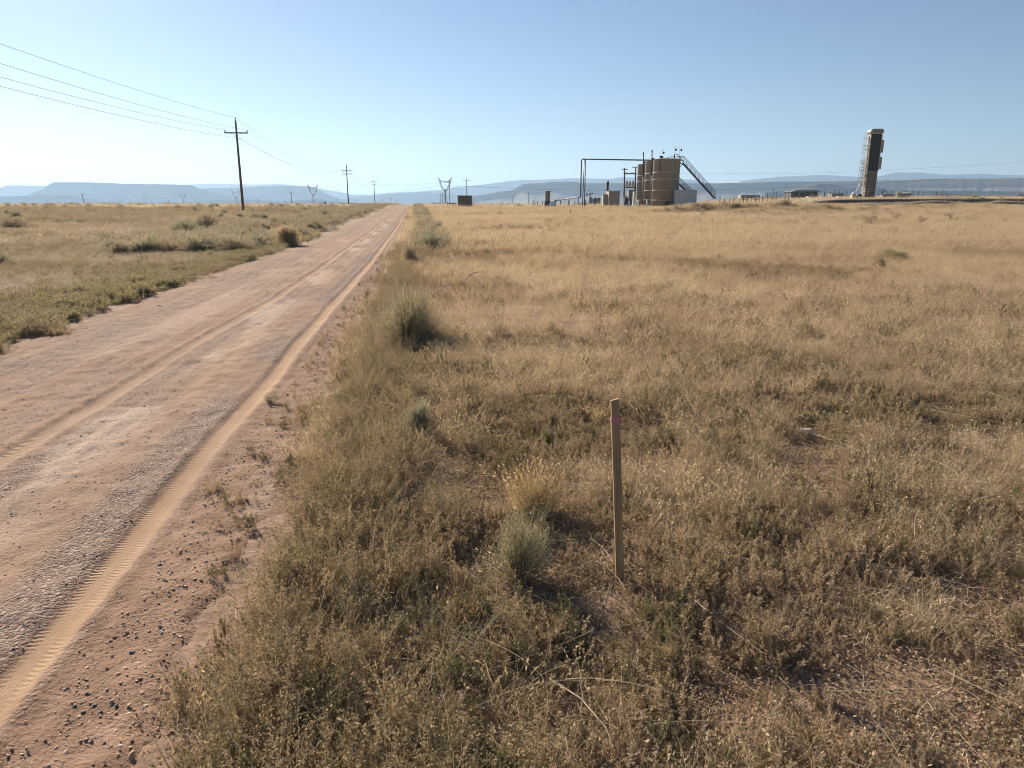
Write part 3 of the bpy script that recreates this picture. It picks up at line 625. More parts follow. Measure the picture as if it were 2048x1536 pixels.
# 6. litter, twigs, pebbles --------------------------------------------------------------
x, y = field_pts(15000, .9, 9, .0, 1.2, r=-.72)
emit('plant_litter', 'broken stems and crumbled leaves lying on the soil', 'litter', C_litter, x, y, .6 + .8 * rng.random(len(x)), rng.choice([0, 1, 2, 3, 4, 5, 6, 7, 8, 9, 6, 7, 8, 9], len(x)), .05, .004)
x, y = field_pts(800, 1.0, 8, .0, 1.3)
emit('fallen_stems', 'long pale bent stems lying over the weeds', 'twigs', C_long, x, y, .6 + .7 * rng.random(len(x)), rng.integers(0, 4, len(x)), .15, .04)
n = 75000; s = 1.2 + 22 * rng.random(n) ** 1.8; u = np.where(rng.random(n) < .12, -.6 - .65 * rng.random(n), -.55 - 4.3 * rng.random(n))
du = np.abs(u + 1.38); k = (du > .09) & (np.abs(u + 2.62) > .09) & ((u > -1.2) | (fbm(u * 4, s, 1.6, 3, 43) > .42) | (rng.random(n) < .25)); u, s = u[k], s[k]; x, y = from_us(u, s)
sz = .0012 + .0038 * rng.random(len(x)) ** 3.5 + .008 * (rng.random(len(x)) > .995) * rng.random(len(x)); sz *= np.where(u > -1.2, 1.35, 1.0) * (1 + .04 * s)
iu = np.clip(np.round((u - us[0]) / .024).astype(int), 0, nu - 1); is_ = np.clip(np.searchsorted(sv, s), 0, ns - 1)
scatter('gravel', 'small grey and red stones scattered over the dirt road', 'gravel', C_peb, np.stack([x, y, RZ[is_, iu] + sz * .05], 1), rts(len(x), .4), np.stack([sz * 1.2, sz, sz], 1), rng.integers(0, 6, len(x)))
# ================================================================== PART 2: the things
# ------------------------------------------------------------------ survey stake
sx, sy, sz = hit(1240, 1165); hS = zat(800, sy) - sz + .004
t = thing('survey_stake', 'thin wooden survey stake with a faded pink band, leaning slightly left in the near weeds', 'stake', (sx, sy, sz), R(7), tilt=(R(-1.2), R(-3.3)))
m = MB(); w_, d_ = .0175, .0075
m._add([(-w_, -d_, -.12), (w_, -d_, -.12), (w_, d_, -.12), (-w_, d_, -.12), (-w_, -d_, hS - .006), (w_, -d_, hS), (w_, d_, hS), (-w_, d_, hS - .006)],
       [(3, 2, 1, 0), (4, 5, 6, 7), (0, 1, 5, 4), (1, 2, 6, 5), (2, 3, 7, 6), (3, 0, 4, 7)])
o = m.build('lath', M_lath, t); bv = o.modifiers.new('bevel', 'BEVEL'); bv.width = .0012; bv.segments = 2
M_pink = paint('faded_pink_tape', (.50, .19, .19), .5, 0, .25, 40)
m = MB()
for k, (z0, z1, e) in enumerate([(.872, .886, .0016), (.884, .896, .0028), (.893, .905, .0018)]):
    m.box(-w_ - e, w_ + e, -d_ - e, d_ + e, hS * z0, hS * z1)
rb = m.build('flagging_band', M_pink, t)
MB().tube([(w_ + .002, -d_ - .004, hS * .889), (w_ + .007, -d_ - .006, hS * .886), (w_ + .005, -d_ - .006, hS * .872)], .003, 6, .001).build('tape_knot', M_pink, rb)

# ------------------------------------------------------------------ plants one can point at
def plant(name, label, cat, mesh, px, py, top, group=None, base_h=1.0, rot=None, wid=None, base_w=1.0, sub=None, at_hit=True, trunk=None):
    x, y, z = hit(px, py); h = zat(top, y) - z; s = h / base_h
    sw = s if wid is None else (wid / FPX * (y * CP + .3)) / base_w
    o = part(name, mesh, None, (x, y, z - .005), (0, 0, rng.random() * 6 if rot is None else rot)); o.scale = (sw, sw, s)
    tag(o, label, cat, group); return o
mb = m_bush(900, .62, .42, 2300, .016, 3, .0022, [M_darktwig, foliage_mat('rabbitbrush', [(.30, .27, .185), (.39, .345, .235), (.48, .41, .28)], .2, .5)], stem=.5, tipup=1.2)
plant('rabbitbrush', 'large rounded grey green bush at the right edge of the dirt road', 'bush', mb, 818, 690, 578, 'bushes beside the road', .62, wid=190, base_w=.84)
mb2 = m_bush(901, .5, .40, 750, .03, 3, .005, [M_darktwig, M_greybush], tipup=.9)
mb3 = m_bush(902, .5, .46, 750, .03, 3, .005, [M_darktwig, M_sage], tipup=.7)
G2 = 'bushes beside the road'
plant('sagebrush_bush', 'dark upright bush at the road edge just beyond the big rounded bush', 'bush', mb2, 820, 532, 486, G2, .5, wid=42, base_w=.8)
plant('sagebrush_bush', 'dark low bush behind and right of the upright roadside bush', 'bush', mb3, 862, 500, 464, G2, .5, wid=64, base_w=.95)
plant('sagebrush_bush', 'grey bush at the right road edge, third up the road from the camera', 'bush', mb2, 846, 458, 436, G2, .5, wid=40, base_w=.8)
plant('sagebrush_bush', 'blue grey bush right of the roadside brush, short of the brown shed', 'bush', mb3, 874, 458, 442, G2, .5, wid=34, base_w=.95)
G3 = 'bushes on the flat left of the road'
plant('sagebrush_bush', 'rounded grey bush alone on the grassy flat left of the road', 'bush', mb2, 236, 511, 481, G3, .5, wid=46, base_w=.8)
plant('sagebrush_bush', 'tallest grey bush of the clump left of the wooden power pole', 'bush', mb2, 412, 462, 423, G3, .5, wid=76, base_w=.8)
plant('sagebrush_bush', 'wide grey bush leaning out of the left side of the brush clump', 'bush', mb3, 372, 468, 438, G3, .5, wid=72, base_w=.95)
plant('sagebrush_bush', 'low grey bush tailing off the right side of the brush clump', 'bush', mb2, 448, 468, 444, G3, .5, wid=58, base_w=.8)
plant('sagebrush_bush', 'small round bush under the wooden power pole on the flat', 'bush', mb3, 486, 482, 459, G3, .5, wid=28, base_w=.95)
plant('sagebrush_bush', 'faint grey bush furthest left on the flat, cut off by the picture edge', 'bush', mb3, 6, 531, 506, G3, .5, wid=44, base_w=.95)
plant('sagebrush_bush', 'small olive bush between the alone grey bush and the road', 'bush', mb2, 421, 518, 500, G3, .5, wid=22, base_w=.8)
plant('sagebrush_bush', 'broad grey bush near the left picture edge below the mesa', 'bush', mb2, 30, 462, 434, G3, .5, wid=70, base_w=.8)
# yucca
rs = np.random.default_rng(5); dd = rs.normal(size=(130, 3)); dd[:, 2] = np.abs(dd[:, 2]) + .1; dd = unit(dd)
v, f, c = ribbons(rs, np.zeros((130, 3)) + [0, 0, .08], dd, .45 + .25 * rs.random(130), .02, 3, .12, .1)
plant('yucca', 'spiky blue green yucca left of the road between grey bushes', 'plant', mesh_np('yucca', v, f, [M_sage]), 205, 478, 454, None, .72, wid=34, base_w=1.2)
# bunch grasses
def bunch(seed, n, mats, h=.4, rad=.06, spread=.55, w=.0022, lean=(0, 0), heads=.7): return m_grass(seed, h, n, rad, spread, lean, w, mats, heads, .22)
bg1 = m_grass(910, .36, 1900, .06, .8, (.10, 0), .0016, [M_golden], .12, .14)
plant('bunch_grass', 'golden bunch grass clump left of the stake, dark at its base', 'grass clump', bg1, 1066, 1030, 914, 'golden grass clumps', .36, rot=0, wid=150, base_w=.5)
plant('bunch_grass', 'small golden grass tuft right of the stake, left of the pale rock', 'grass clump', bunch(911, 260, [M_golden], lean=(.3, 0)), 1440, 890, 846, 'golden grass clumps', .4, wid=70, base_w=.42, rot=0)
plant('bunch_grass', 'thin golden tuft just left of the top of the stake', 'grass clump', bunch(912, 220, [M_golden]), 1200, 852, 808, 'golden grass clumps', .4, wid=50, base_w=.42)
plant('bunch_grass', 'pale yellow tuft high up in the field above the pale rock', 'grass clump', bunch(913, 220, [M_grass]), 1592, 790, 748, 'golden grass clumps', .4, wid=60, base_w=.42)
M_otip = foliage_mat('orange_seedheads', [(.38, .32, .22), (.47, .38, .26), (.42, .34, .23)], .3, .5)
rs = np.random.default_rng(77); bgl = m_grass(914, .9, 900, .16, .22, (0, 0), .012, [M_otip], .8, .1)
plant('bunch_grass', 'tall bushy orange tipped grass clump on the left road shoulder', 'grass clump', bgl, 576, 492, 452, None, .9, wid=44, base_w=.75)
mbl = m_bush(915, .5, .42, 500, .03, 3, .008, [M_darktwig, M_greybush], tipup=1.5)
plant('sagebrush_bush', 'dark olive bush hugging the foot of the orange tipped grass clump', 'bush', mbl, 575, 490, 464, G3, .5, wid=44, base_w=.9)
# near shrubs
msg = m_bush(920, .30, .24, 950, .014, 4, .0022, [M_darktwig, foliage_mat('pale_sage', [(.22, .215, .14), (.30, .285, .185), (.37, .335, .225)], .2, .4)], stem=.45, tipup=.8)
plant('small_sagebrush', 'pale sage green shrub in front of the golden bunch grass, left of the stake', 'shrub', msg, 1040, 1165, 1050, 'small shrubs near the camera', .27, wid=132, base_w=.42)
plant('small_sagebrush', 'pale green upright shrub in the weeds below the large rounded bush', 'shrub', m_bush(921, .34, .18, 1300, .016, 3, .0024, [M_darktwig, M_sage], tipup=1.3), 838, 880, 802, 'small shrubs near the camera', .34, wid=76, base_w=.4)
plant('small_sagebrush', 'round green bush standing alone in the tan grass far right', 'shrub', m_bush(922, .3, .3, 1000, .03, 3, .006, [M_darktwig, M_green], tipup=.6), 1786, 524, 501, 'small shrubs near the camera', .3, wid=62, base_w=.66)
plant('small_sagebrush', 'small olive bush at the lower left of the round green bush far right', 'shrub', m_bush(923, .3, .3, 800, .03, 3, .006, [M_darktwig, M_weedolive], tipup=.6), 1757, 538, 519, 'small shrubs near the camera', .3, wid=36, base_w=.66)
plant('small_sagebrush', 'dark grey green bush small in the middle of the field', 'shrub', m_bush(924, .3, .3, 800, .025, 3, .005, [M_darktwig, M_sage], tipup=.6), 1338, 576, 562, 'small shrubs near the camera', .3, wid=26, base_w=.66)
MO = foliage_mat('shoulder_weed', [(.17, .165, .08), (.25, .225, .11), (.33, .27, .14)], .3, .4)
for i, (px, py, top, wd, la) in enumerate([(690, 1010, 900, 150, 'leafy olive weed clump on the road shoulder left of the golden grass'),
        (610, 1180, 1050, 150, 'dark olive weed clump on the shoulder, second up from the bottom edge'),
        (560, 1400, 1230, 170, 'big olive weed clump overhanging the soil near the bottom edge'),
        (520, 1560, 1430, 190, 'bright green yellow weed clump cut off by the bottom picture edge'),
        (790, 1200, 1110, 140, 'sprawling dry weed with pale twigs left of the sage green shrub'),
        (740, 820, 740, 120, 'feathery tan weed clump on the shoulder below the large rounded bush')]):
    mt = [MO, MO, MO, foliage_mat('bright_weed', [(.20, .22, .06), (.30, .29, .09), (.36, .31, .12)], .3, .4), M_weedgold, M_weedgold][i]
    plant('weed_clump', la, 'weed', m_weed(930 + i, .3, 46, 60, .06, .9, .0085, [M_twig, mt], .0022, .007, 4), px, py, top, 'weed clumps on the road shoulder', .30, wid=wd, base_w=.5)
plant('dry_weed', 'dry yellow weed growing alone on the soil beside the right wheel track', 'weed', m_weed(940, .2, 40, 26, .05, 1.0, .01, [M_twig, M_weedgold], .002, .006, 2), 428, 990, 950, None, .2, wid=86, base_w=.4)
plant('green_weed', 'small green weed on the soil right of the wheel track, above the dry one', 'weed', m_weed(941, .2, 40, 30, .06, 1.1, .012, [M_green, M_sage], .002, .006, 2), 545, 808, 778, None, .2, wid=60, base_w=.42)
# bare dead shrubs
def dead_shrub(seed):
    rs = np.random.default_rng(seed); m = MB()
    def br(p, d, L, r, lv):
        q = [p]; dd = d
        for k in range(3): dd = dd + rs.normal(size=3) * .22; dd = dd / np.linalg.norm(dd); q.append(q[-1] + dd * L / 3)
        m.tube(q, r, 5, r * .6, False)
        if lv:
            for k in range(3): nd = dd + rs.normal(size=3) * .6; nd[2] = abs(nd[2]) * .8 + .1; br(q[rs.integers(2, 4)], nd / np.linalg.norm(nd), L * .7, r * .6, lv - 1)
    for k in range(4): d0 = np.array([rs.normal() * .6, rs.normal() * .6, 1]); br(np.array([0, 0, -.03]), d0 / np.linalg.norm(d0), .4, .016, 3)
    return mesh_np('dead_shrub', m.v, m.f, [M_darktwig])
for i, (px, py, la) in enumerate([(1716, 446, 'bare branching shrub furthest left in the row of dead shrubs in front of the pad'), (1744, 448, 'bare branching shrub, second in the row of dead shrubs'),
        (1782, 442, 'bare grey shrub in the middle of the row of dead shrubs'), (1840, 452, 'forked bare shrub standing clear of the others in the tan grass'), (1901, 447, 'thin bare shrub at the right end of the row of dead shrubs')]):
    plant('dead_shrub', la, 'shrub', dead_shrub(950 + i), px, py, py - 24, 'bare dead shrubs', .85)
# rocks and sticks
def rock(name, label, seed, mat, px, py, wpx, hs=.7):
    x, y, z = hit(px, py); w = wpx / FPX * (y * CP + .4) / 2; o = part(name, m_pebble(seed, mat), None, (x, y, z + w * .4), (.15, .1, 1)); o.scale = (w, w * .8, w * hs * 1.5)
    bv = o.modifiers.new('s', 'SUBSURF'); bv.levels = bv.render_levels = 1; return tag(o, label, 'rock', 'pale rocks')
rock('rock', 'pale pinkish rock sitting in the weeds right of the stake', 3, M_rock, 1612, 878, 48)
rock('rock', 'small round pale stone among twigs near the bottom edge', 4, M_rock, 843, 1424, 27, .8)
rock('rock', 'smooth grey brown stone on the road at the left picture edge', 5, M_rockgrey, 4, 1198, 30, .6)
rock('rock', 'small white flat stone in the middle of the dirt road', 6, M_white, 291, 811, 15, .3)
rock('rock', 'pale stone on the road between the left track and the white stone', 9, M_rock, 122, 783, 14, .35)
rock('rock', 'dark grey stone beside the right wheel track', 7, M_rockgrey, 455, 809, 13, .8)
rock('rock', 'pale stone at the left shoulder beside the green weeds', 8, M_rock, 20, 666, 14, .5)
def stick(label, pts, r, mat, z0=.01, arc=0):
    P = [hit(*p) for p in pts]; n = len(P); P = [(x, y, z + z0 + arc * math.sin(math.pi * i / (n - 1))) for i, (x, y, z) in enumerate(P)]
    o = MB().tube(P, r, 6, r * .5).build('stick', mat); return tag(o, label, 'stick', 'sticks on the ground')
stick('short dark stick lying across the right wheel track', [(184, 1166), (200, 1161), (217, 1156)], .0028, M_darktwig)
stick('thin crooked stick on the bare soil below the wheel track', [(240, 1232), (252, 1226), (268, 1226), (285, 1224)], .003, M_darktwig)
stick('long dark arched branch in the grass right of the large rounded bush', [(925, 580), (935, 572), (950, 566), (968, 564), (985, 570), (998, 580)], .010, M_darktwig, .12, .10)
stick('pale forked dead stem lying in the weeds at the bottom edge', [(700, 1405), (730, 1425), (760, 1445)], .004, M_twig, .05)
stick('long pale stem arching over the weeds in the bottom right corner', [(1860, 1312), (1900, 1288), (1950, 1266), (2000, 1249), (2060, 1236)], .0022, M_golden, .06, .07)
stick('pale bent twig on the ground right of the small round stone', [(1100, 1390), (1160, 1440), (1210, 1500), (1225, 1530)], .003, M_twig, .06, .02)

# ------------------------------------------------------------------ power poles and wires
PERP = (RC, -RS)
def pole_tree(label, px, Y, ytop, arms, group, top_ins=True, r=.16, low=None, cat='power pole'):
    x, y, z = at(px, Y); H = zat(ytop, Y) - z
    t = thing('utility_pole', label, cat, (x, y, z - .3), ROAD_AZ * -1, group)
    H += .3; MB().tube([(0, 0, 0), (0, 0, H * .5), (0, 0, H)], r, 10, r * .62).build('pole_shaft', M_pole, t, True)
    pts = []
    for fr, half in arms:
        za = .3 + (H - .3) * fr
        a = MB().box(-half, half, -r - .10, -r + .02, za - .07, za + .07).build('crossarm', M_pole, t)
        b = MB()
        for sgn in (-1, 1): b.tube([(sgn * half * .42, -r - .05, za - .06), (0, -r * .9, za - .55)], .02, 5)
        b.build('arm_brace', M_galv, t)
        for sx_ in (-1, 1):
            MB().lathe([(.02, 0), (.05, .05), (.075, .1), (.06, .16), (.075, .2), (.03, .27)], 8, (0, 0)).build('insulator', M_insul, a, True, (sx_ * half * .93, -r - .04, za + .07))
            pts.append((sx_ * half * .93, -r - .04, za + .34))
    if top_ins: MB().lathe([(.03, 0), (.03, .12), (.075, .18), (.06, .24), (.075, .28), (.03, .36)], 8).build('insulator', M_insul, t, True, (0, 0, H)); pts.append((0, 0, H + .36))
    if low: a = MB().tube([(0, 0, .3 + (H - .3) * low), (.5, 0, .3 + (H - .3) * low + .06)], .03, 6).build('neutral_bracket', M_galv, t); pts.append((.5, 0, .3 + (H - .3) * low + .1))
    c_, s_ = math.cos(-ROAD_AZ), math.sin(-ROAD_AZ)
    return [np.array([x + p[0] * c_ - p[1] * s_, y + p[0] * s_ + p[1] * c_, z - .3 + p[2]]) for p in pts]
GP = 'wooden power poles along the road'
P1 = pole_tree('tallest wooden power pole with one crossarm, on the flat left of the road', 487, 92, 241, [(.867, 1.38)], GP, r=.17, low=.80)
P2 = pole_tree('second wooden power pole with two crossarms, left of the road', 697, 205, 331, [(.87, 1.3), (.79, 1.3)], GP, r=.17)
P3 = pole_tree('third wooden power pole with a T crossarm, where the road narrows', 750, 360, 362, [(.97, 1.5), (.85, .9)], GP, False, r=.17)
P2w = [P2[0], P2[1], P2[4], P2[3]]; P3w = [P3[0], P3[1], (P3[0] + P3[1]) / 2 + [0, 0, .1], P3[3]]
P1w = [P1[0], P1[1], P1[2], P1[3]]
dv = P2w[2] - P1w[2]; step = dv / np.linalg.norm(dv) * 116; step[2] = .2
P0w = [p - step for p in P1w]
nmW = ['lower left wire from the crossarm of the tallest pole', 'wire from the right end of the crossarm of the tallest pole', 'uppermost wire from the very top of the tallest pole', 'lowest wire from the small bracket below the crossarm of the tallest pole']
for k in range(4):
    pts = []
    for a_, b_, sag in ((P0w[k], P1w[k], 1.5), (P1w[k], P2w[k], 2.3), (P2w[k], P3w[k], 3.0)):
        for i in range(25):
            tt = i / 24; p = a_ * (1 - tt) + b_ * tt; p = p - np.array([0, 0, 4 * sag * tt * (1 - tt)])
            if not pts or i: pts.append(p)
    o = MB().tube(pts, .011, 5).build('power_wire', M_wire); tag(o, nmW[k], 'wire', 'power wires')
GF = 'wooden power poles beyond the brown shed'
Q1 = pole_tree('power pole rising behind the flat roof of the brown shed', 934, 300, 358, [(.93, 1.4)], GF, r=.18)
Q2 = pole_tree('power pole between the near pylon and the brown shed', 900, 320, 361, [(.93, 1.4)], GF, r=.18)
Q3 = pole_tree('short thick power pole directly in front of the near pylon', 891, 460, 376, [], GF, r=.24)
Q4 = pole_tree('small power pole left of the near pylon foot, taller of two', 885, 620, 384, [(.9, 1.4), (.75, 1.4)], GF, r=.26)
Q5 = pole_tree('small power pole left of the near pylon foot, shorter of two', 881, 800, 388, [(.9, 1.6)], GF, r=.3)
o = MB().tube([P3w[3] + (Q2[0] - P3w[3]) * (i / 20) - np.array([0, 0, 4 * .8 * (i / 20) * (1 - i / 20)]) for i in range(21)], .02, 5).build('power_wire', M_wire)
tag(o, 'long level wire crossing the road from the third pole to the pole near the pylon', 'wire', 'power wires')
pts = []
for px, Y, py in [(1340, 620, 346.5), (1560, 560, 347.5), (1740, 540, 343), (2048, 500, 323), (2300, 480, 300)]:
    X_, Y_, _ = at(px, Y); pts.append(np.array([X_, Y_, zat(py, Y)]))
o = MB().tube(pts, .045, 5).build('power_wire', M_wire); tag(o, 'faint long wire sagging across the sky behind the tall pumping tower', 'wire', 'power wires')

# small far poles: one proto and copies
fp = thing('far_pole', 'far wooden pole left of the tall wooden power pole, with a crossarm at its top', 'power pole', (0, 0, 0), 0, 'small far poles on the horizon')
MB().tube([(0, 0, -4), (0, 0, 10)], .22, 6, .16).build('pole_shaft', M_pole, fp); MB().box(-1.3, 1.3, -.1, .1, 9.0, 9.25).build('crossarm', M_pole, fp)
far = [(584, 383, 26, 'far wooden pole right of the tallest power pole, in front of the second mesa'), (518, 397, 12, 0), (539, 400, 9, 0), (570, 399, 9, 0), (677, 399, 10, 0), (700, 396, 13, 0), (713, 399, 10, 0), (763, 397, 11, 0), (782, 395, 14, 0), (793, 400, 9, 0),
       (52, 407, 8, 0), (96, 400, 10, 0), (120, 404, 8, 0), (304, 400, 9, 0), (331, 400, 9, 0), (338, 400, 9, 0), (1025, 394, 13, 0), (1057, 385, 22, 'far pole standing alone between the brown shed and the dark vessel'), (1070, 394, 12, 0), (1098, 398, 9, 0),
       (1340, 380, 20, 0), (1545, 378, 16, 0), (1649, 377, 16, 0), (1709, 375, 14, 0), (1865, 383, 12, 0), (1883, 380, 12, 0), (1940, 380, 12, 0), (1980, 381, 12, 0), (1983, 378, 14, 0), (13, 409, 5, 0)]
far.sort(); ordn = 'first second third fourth fifth sixth seventh eighth ninth tenth eleventh twelfth thirteenth fourteenth fifteenth sixteenth seventeenth eighteenth nineteenth twentieth'.split()
cl = cr_ = 0; first = True
for px, ytop, hp, lab in far:
    Y = 9.5 * 1484 / (hp + 3); x, y, z = at(px, Y); s = (zat(ytop, Y) - z) / 10
    if not lab:
        if px < 830: lab = 'tiny far pole on the horizon left of the road, %s counted from the left edge' % ordn[cl]; cl += 1
        else: lab = 'tiny far pole on the horizon right of the road, %s counted from the road' % ordn[cr_]; cr_ += 1
    if first: o = fp; first = False; o.location = (x, y, z); o.scale = (1, 1, s); o['label'] = lab
    else: o = copy_tree(fp, (x, y, z), rng.normal() * .3, (1, 1, s), lab)
x, y, z = at(170, 420); lean = copy_tree(fp, (x, y, z), 0, (.9, .9, (zat(387, 420) - z) / 10), 'dark leaning far pole in front of the big left mesa'); lean.rotation_euler = (0, R(-6.5), 0)

# ------------------------------------------------------------------ lattice pylons
def pylon():
    t = thing('lattice_pylon', '', 'pylon', (0, 0, 0), 0, 'steel lattice pylons')
    b = .26; H = 36
    m = MB(); lv = [(0, 3.0), (5, 2.2), (10, 1.5), (15, 1.0), (19, .75)]
    for sx_ in (-1, 1):
        for sy_ in (-1, 1): m.tube([(sx_ * w, sy_ * w, z) for z, w in [(-3, 3.3)] + lv], b, 5)
    for (z0, w0), (z1, w1) in zip(lv, lv[1:]):
        for s_ in (-1, 1):
            m.tube([(-w0, s_ * w0, z0), (w1, s_ * w1, z1)], b * .6, 4); m.tube([(w0, s_ * w0, z0), (-w1, s_ * w1, z1)], b * .6, 4)
            m.tube([(s_ * w0, -w0, z0), (s_ * w1, w1, z1)], b * .6, 4)
    m.build('mast', M_galv, t)
    for s_ in (-1, 1):
        m = MB(); A_ = [(0, 19), (2.0 * s_, 22), (4.6 * s_, 27), (5.6 * s_, 31.5), (6.4 * s_, 33), (8.4 * s_, 36)]; B_ = [(.9 * s_, 19), (3.6 * s_, 22), (6.2 * s_, 27), (7.0 * s_, 31), (8.2 * s_, 33.5), (8.8 * s_, 36)]
        for y_ in (-.6, .6): m.tube([(x_, y_, z_) for x_, z_ in A_], b, 5); m.tube([(x_, y_, z_) for x_, z_ in B_], b, 5)
        for i in range(5): m.tube([(A_[i][0], 0, A_[i][1]), (B_[i + 1][0], 0, B_[i + 1][1])], b * .6, 4); m.tube([(B_[i][0], 0, B_[i][1]), (A_[i + 1][0], 0, A_[i + 1][1])], b * .6, 4)
        m.build('horn_arm', M_galv, t)
    m = MB(); arc = [(-5.7, 32), (-4, 30.8), (-2, 30.2), (0, 30), (2, 30.2), (4, 30.8), (5.7, 32)]
    for dz in (0, 1.1): m.tube([(x_, 0, z_ + dz) for x_, z_ in arc], b, 5)
    for i in range(6): m.tube([(arc[i][0], 0, arc[i][1]), (arc[i + 1][0], 0, arc[i + 1][1] + 1.1)], b * .6, 4)
    m.build('bridge_beam', M_galv, t)
    for x_ in (-6.6, 0, 6.6): MB().tube([(x_, 0, 31 if x_ else 30), (x_ * .75, 0, 27.5 if x_ else 25.5)], .12, 5).build('insulator_string', M_insul, t)
    return t
py_ = pylon(); spec = [(891, 355, 54, 'nearest lattice pylon with cat ear horns, right of the end of the road', .0), (628, 369, 37, 'lattice pylon with horns between the tallest and the second wooden pole', .35), (474, 380, 27, 'lattice pylon just left of the foot of the tallest wooden pole', .5),
        (368, 386, 23, 'lattice pylon in front of the right end of the big mesa', .6), (293, 393, 15, 'small lattice pylon in the haze, fourth from the tallest wooden pole', .6), (245, 397, 12, 'very small lattice pylon in the haze, next to last on the left', .6), (209, 400, 9, 'smallest and furthest left lattice pylon', .6)]
PT = []
for i, (px, ytop, hp, lab, rz) in enumerate(spec):
    Y = 36 * 1484 / (hp + 3); x, y, z = at(px, Y); s = (zat(ytop, Y) - z) / 36
    if i == 0: py_.location = (x, y, z); py_.scale = (s, s, s); py_['label'] = lab; py_.rotation_euler = (0, 0, rz)
    else: copy_tree(py_, (x, y, z), rz, (s, s, s), lab)
    PT.append(np.array([x, y, z + 30 * s]))
for k, nm in ((-5, 'hazy high voltage wire strung along the row of pylons, nearer one'), (5, 'hazy high voltage wire strung along the row of pylons, further one')):
    pts = []
    PP = [PT[0] + np.array([500, -250, 0])] + PT
    for a_, b_ in zip(PP, PP[1:]):
        for i in range(13): tt = i / 12; pts.append(a_ * (1 - tt) + b_ * tt + np.array([k, k * .5, -36 * tt * (1 - tt) - 3]))
    tag(MB().tube(pts[::1], .06, 4).build('pylon_wire', M_wire), nm, 'wire', 'pylon wires')

# ------------------------------------------------------------------ shed, rails, marker posts
x, y, z = hit(929, 413.2); k = (y * CP) / FPX; wS = 27 * k; hS_ = zat(391, y) - z
t = thing('shed', 'plain brown box shed with a flat roof standing alone in the tan grass', 'shed', (x, y, z - .1), R(-3))
MB().box(-wS / 2, wS / 2, 0, wS * .8, 0, hS_ + .02).build('wall', M_brown, t); MB().box(-wS / 2 - .06, wS / 2 + .06, -.06, wS * .8 + .06, hS_ + .023, hS_ + .11, ).build('roof', M_grey, t)
m = MB()
for i in range(1, 6): m.box(-wS / 2 + wS * i / 6 - .02, -wS / 2 + wS * i / 6 + .02, -.022, -.003, .05, hS_)
m.build('batten', M_brown, t)
def rail(label, pxs, Y, y0, y1, name='post_and_rail'):
    P = [at(p, Y) for p in pxs]; t = thing(name, label, 'fence', P[0], 0, 'wooden rails near the shed'); o = P[0]
    tops = []
    for p in P:
        h = zat(y0, Y) - p[2]; MB().tube([(p[0] - o[0], p[1] - o[1], p[2] - o[2] - .2), (p[0] - o[0], p[1] - o[1], p[2] - o[2] + h)], .1, 6).build('post', M_post, t); tops.append((p[0] - o[0], p[1] - o[1] - .12, p[2] - o[2] + h - .15))
    MB().tube([tops[0], tops[-1]], .09, 6).build('rail', M_post, t)
rail('short row of dark posts with a rail just left of the brown shed', [895, 900, 905, 910], 150, 405, 413)
rail('longer low rail on posts right of where the road ends', [864, 869, 874, 880], 210, 405, 410)
def mpost(label, px, py, top, r=.03, mat=None, plate=False):
    x, y, z = hit(px, py); h = zat(top, y) - z; t = thing('marker_post', label, 'post', (x, y, z - .1), 0, 'thin posts in the field')
    MB().tube([(0, 0, 0), (0, 0, h + .1)], r, 6).build('post', mat or M_dark, t)
    if plate: MB().box(-.16, .16, -.035, -.03 + .012, h - .12, h + .12).build('sign_plate', M_galv, t)
mpost('thin steel post alone in the tan grass below the pipe loop', 1141, 432, 418, .03)
mpost('thin post with a small sign plate on the flat left of the second pole', 651, 426, 404, .035, M_dark, True)
mpost('short thin post in front of the brown shed', 919, 416, 408, .03)
mpost('short thin post left of the road in front of the second pole', 706, 424, 415, .03)

# ------------------------------------------------------------------ tank battery
def vtank(label, px, Y, ytop, band=True):
    x, y, z = at(px, Y); z -= .15; H = zat(ytop, Y) - z; r = 1.83
    t = thing('storage_tank', label, 'tank', (x, y, z), 0, 'tan oil storage tanks')
    MB().lathe([(r, 0), (r, H - .02), (r + .03, H), (r * .5, H + .16), (.25, H + .22)], 48).build('shell', M_tank, t, False)
    for q in ('shell',):
        pass
    for fz in (.18, .38, .60, .74):
        MB().lathe([(r + .004, H * fz - .04), (r + .035, H * fz - .03), (r + .035, H * fz + .03), (r + .004, H * fz + .04)], 48).build('hoop', M_band, t)
    MB().lathe([(.22, H + .1), (.22, H + .35), (.30, H + .36), (.30, H + .42)], 16, (-.9, -.6)).build('hatch', M_dark, t)
    MB().lathe([(.35, 0), (.35, .05)], 20).build('manway', M_dark, t, False, (0, -r + .01, .75), (R(90), 0, 0))
    return t, x, y, z, H
T1 = vtank('nearest and tallest looking tan storage tank, beside the grey wall and stairs', 1329, 104, 319)
T2 = vtank('middle tan storage tank between two dark vertical pipes', 1312, 109.6, 323)
T3 = vtank('furthest left tan storage tank, seen smallest behind the others', 1296, 115, 329)
for tt_ in (T1, T2, T3):
    for ch in tt_[0].children:
        if ch.name.startswith('shell'): ch.data.polygons.foreach_set('use_smooth', np.array([abs(p.normal.z) < .5 for p in ch.data.polygons])); 
def W(px, Y, py): X_, Y_, _ = at(px, Y); dep = Y * CP - (zat(py, Y) - CAMH) * SP; return ((px - 1024) / FPX * dep, Y, zat(py, Y))
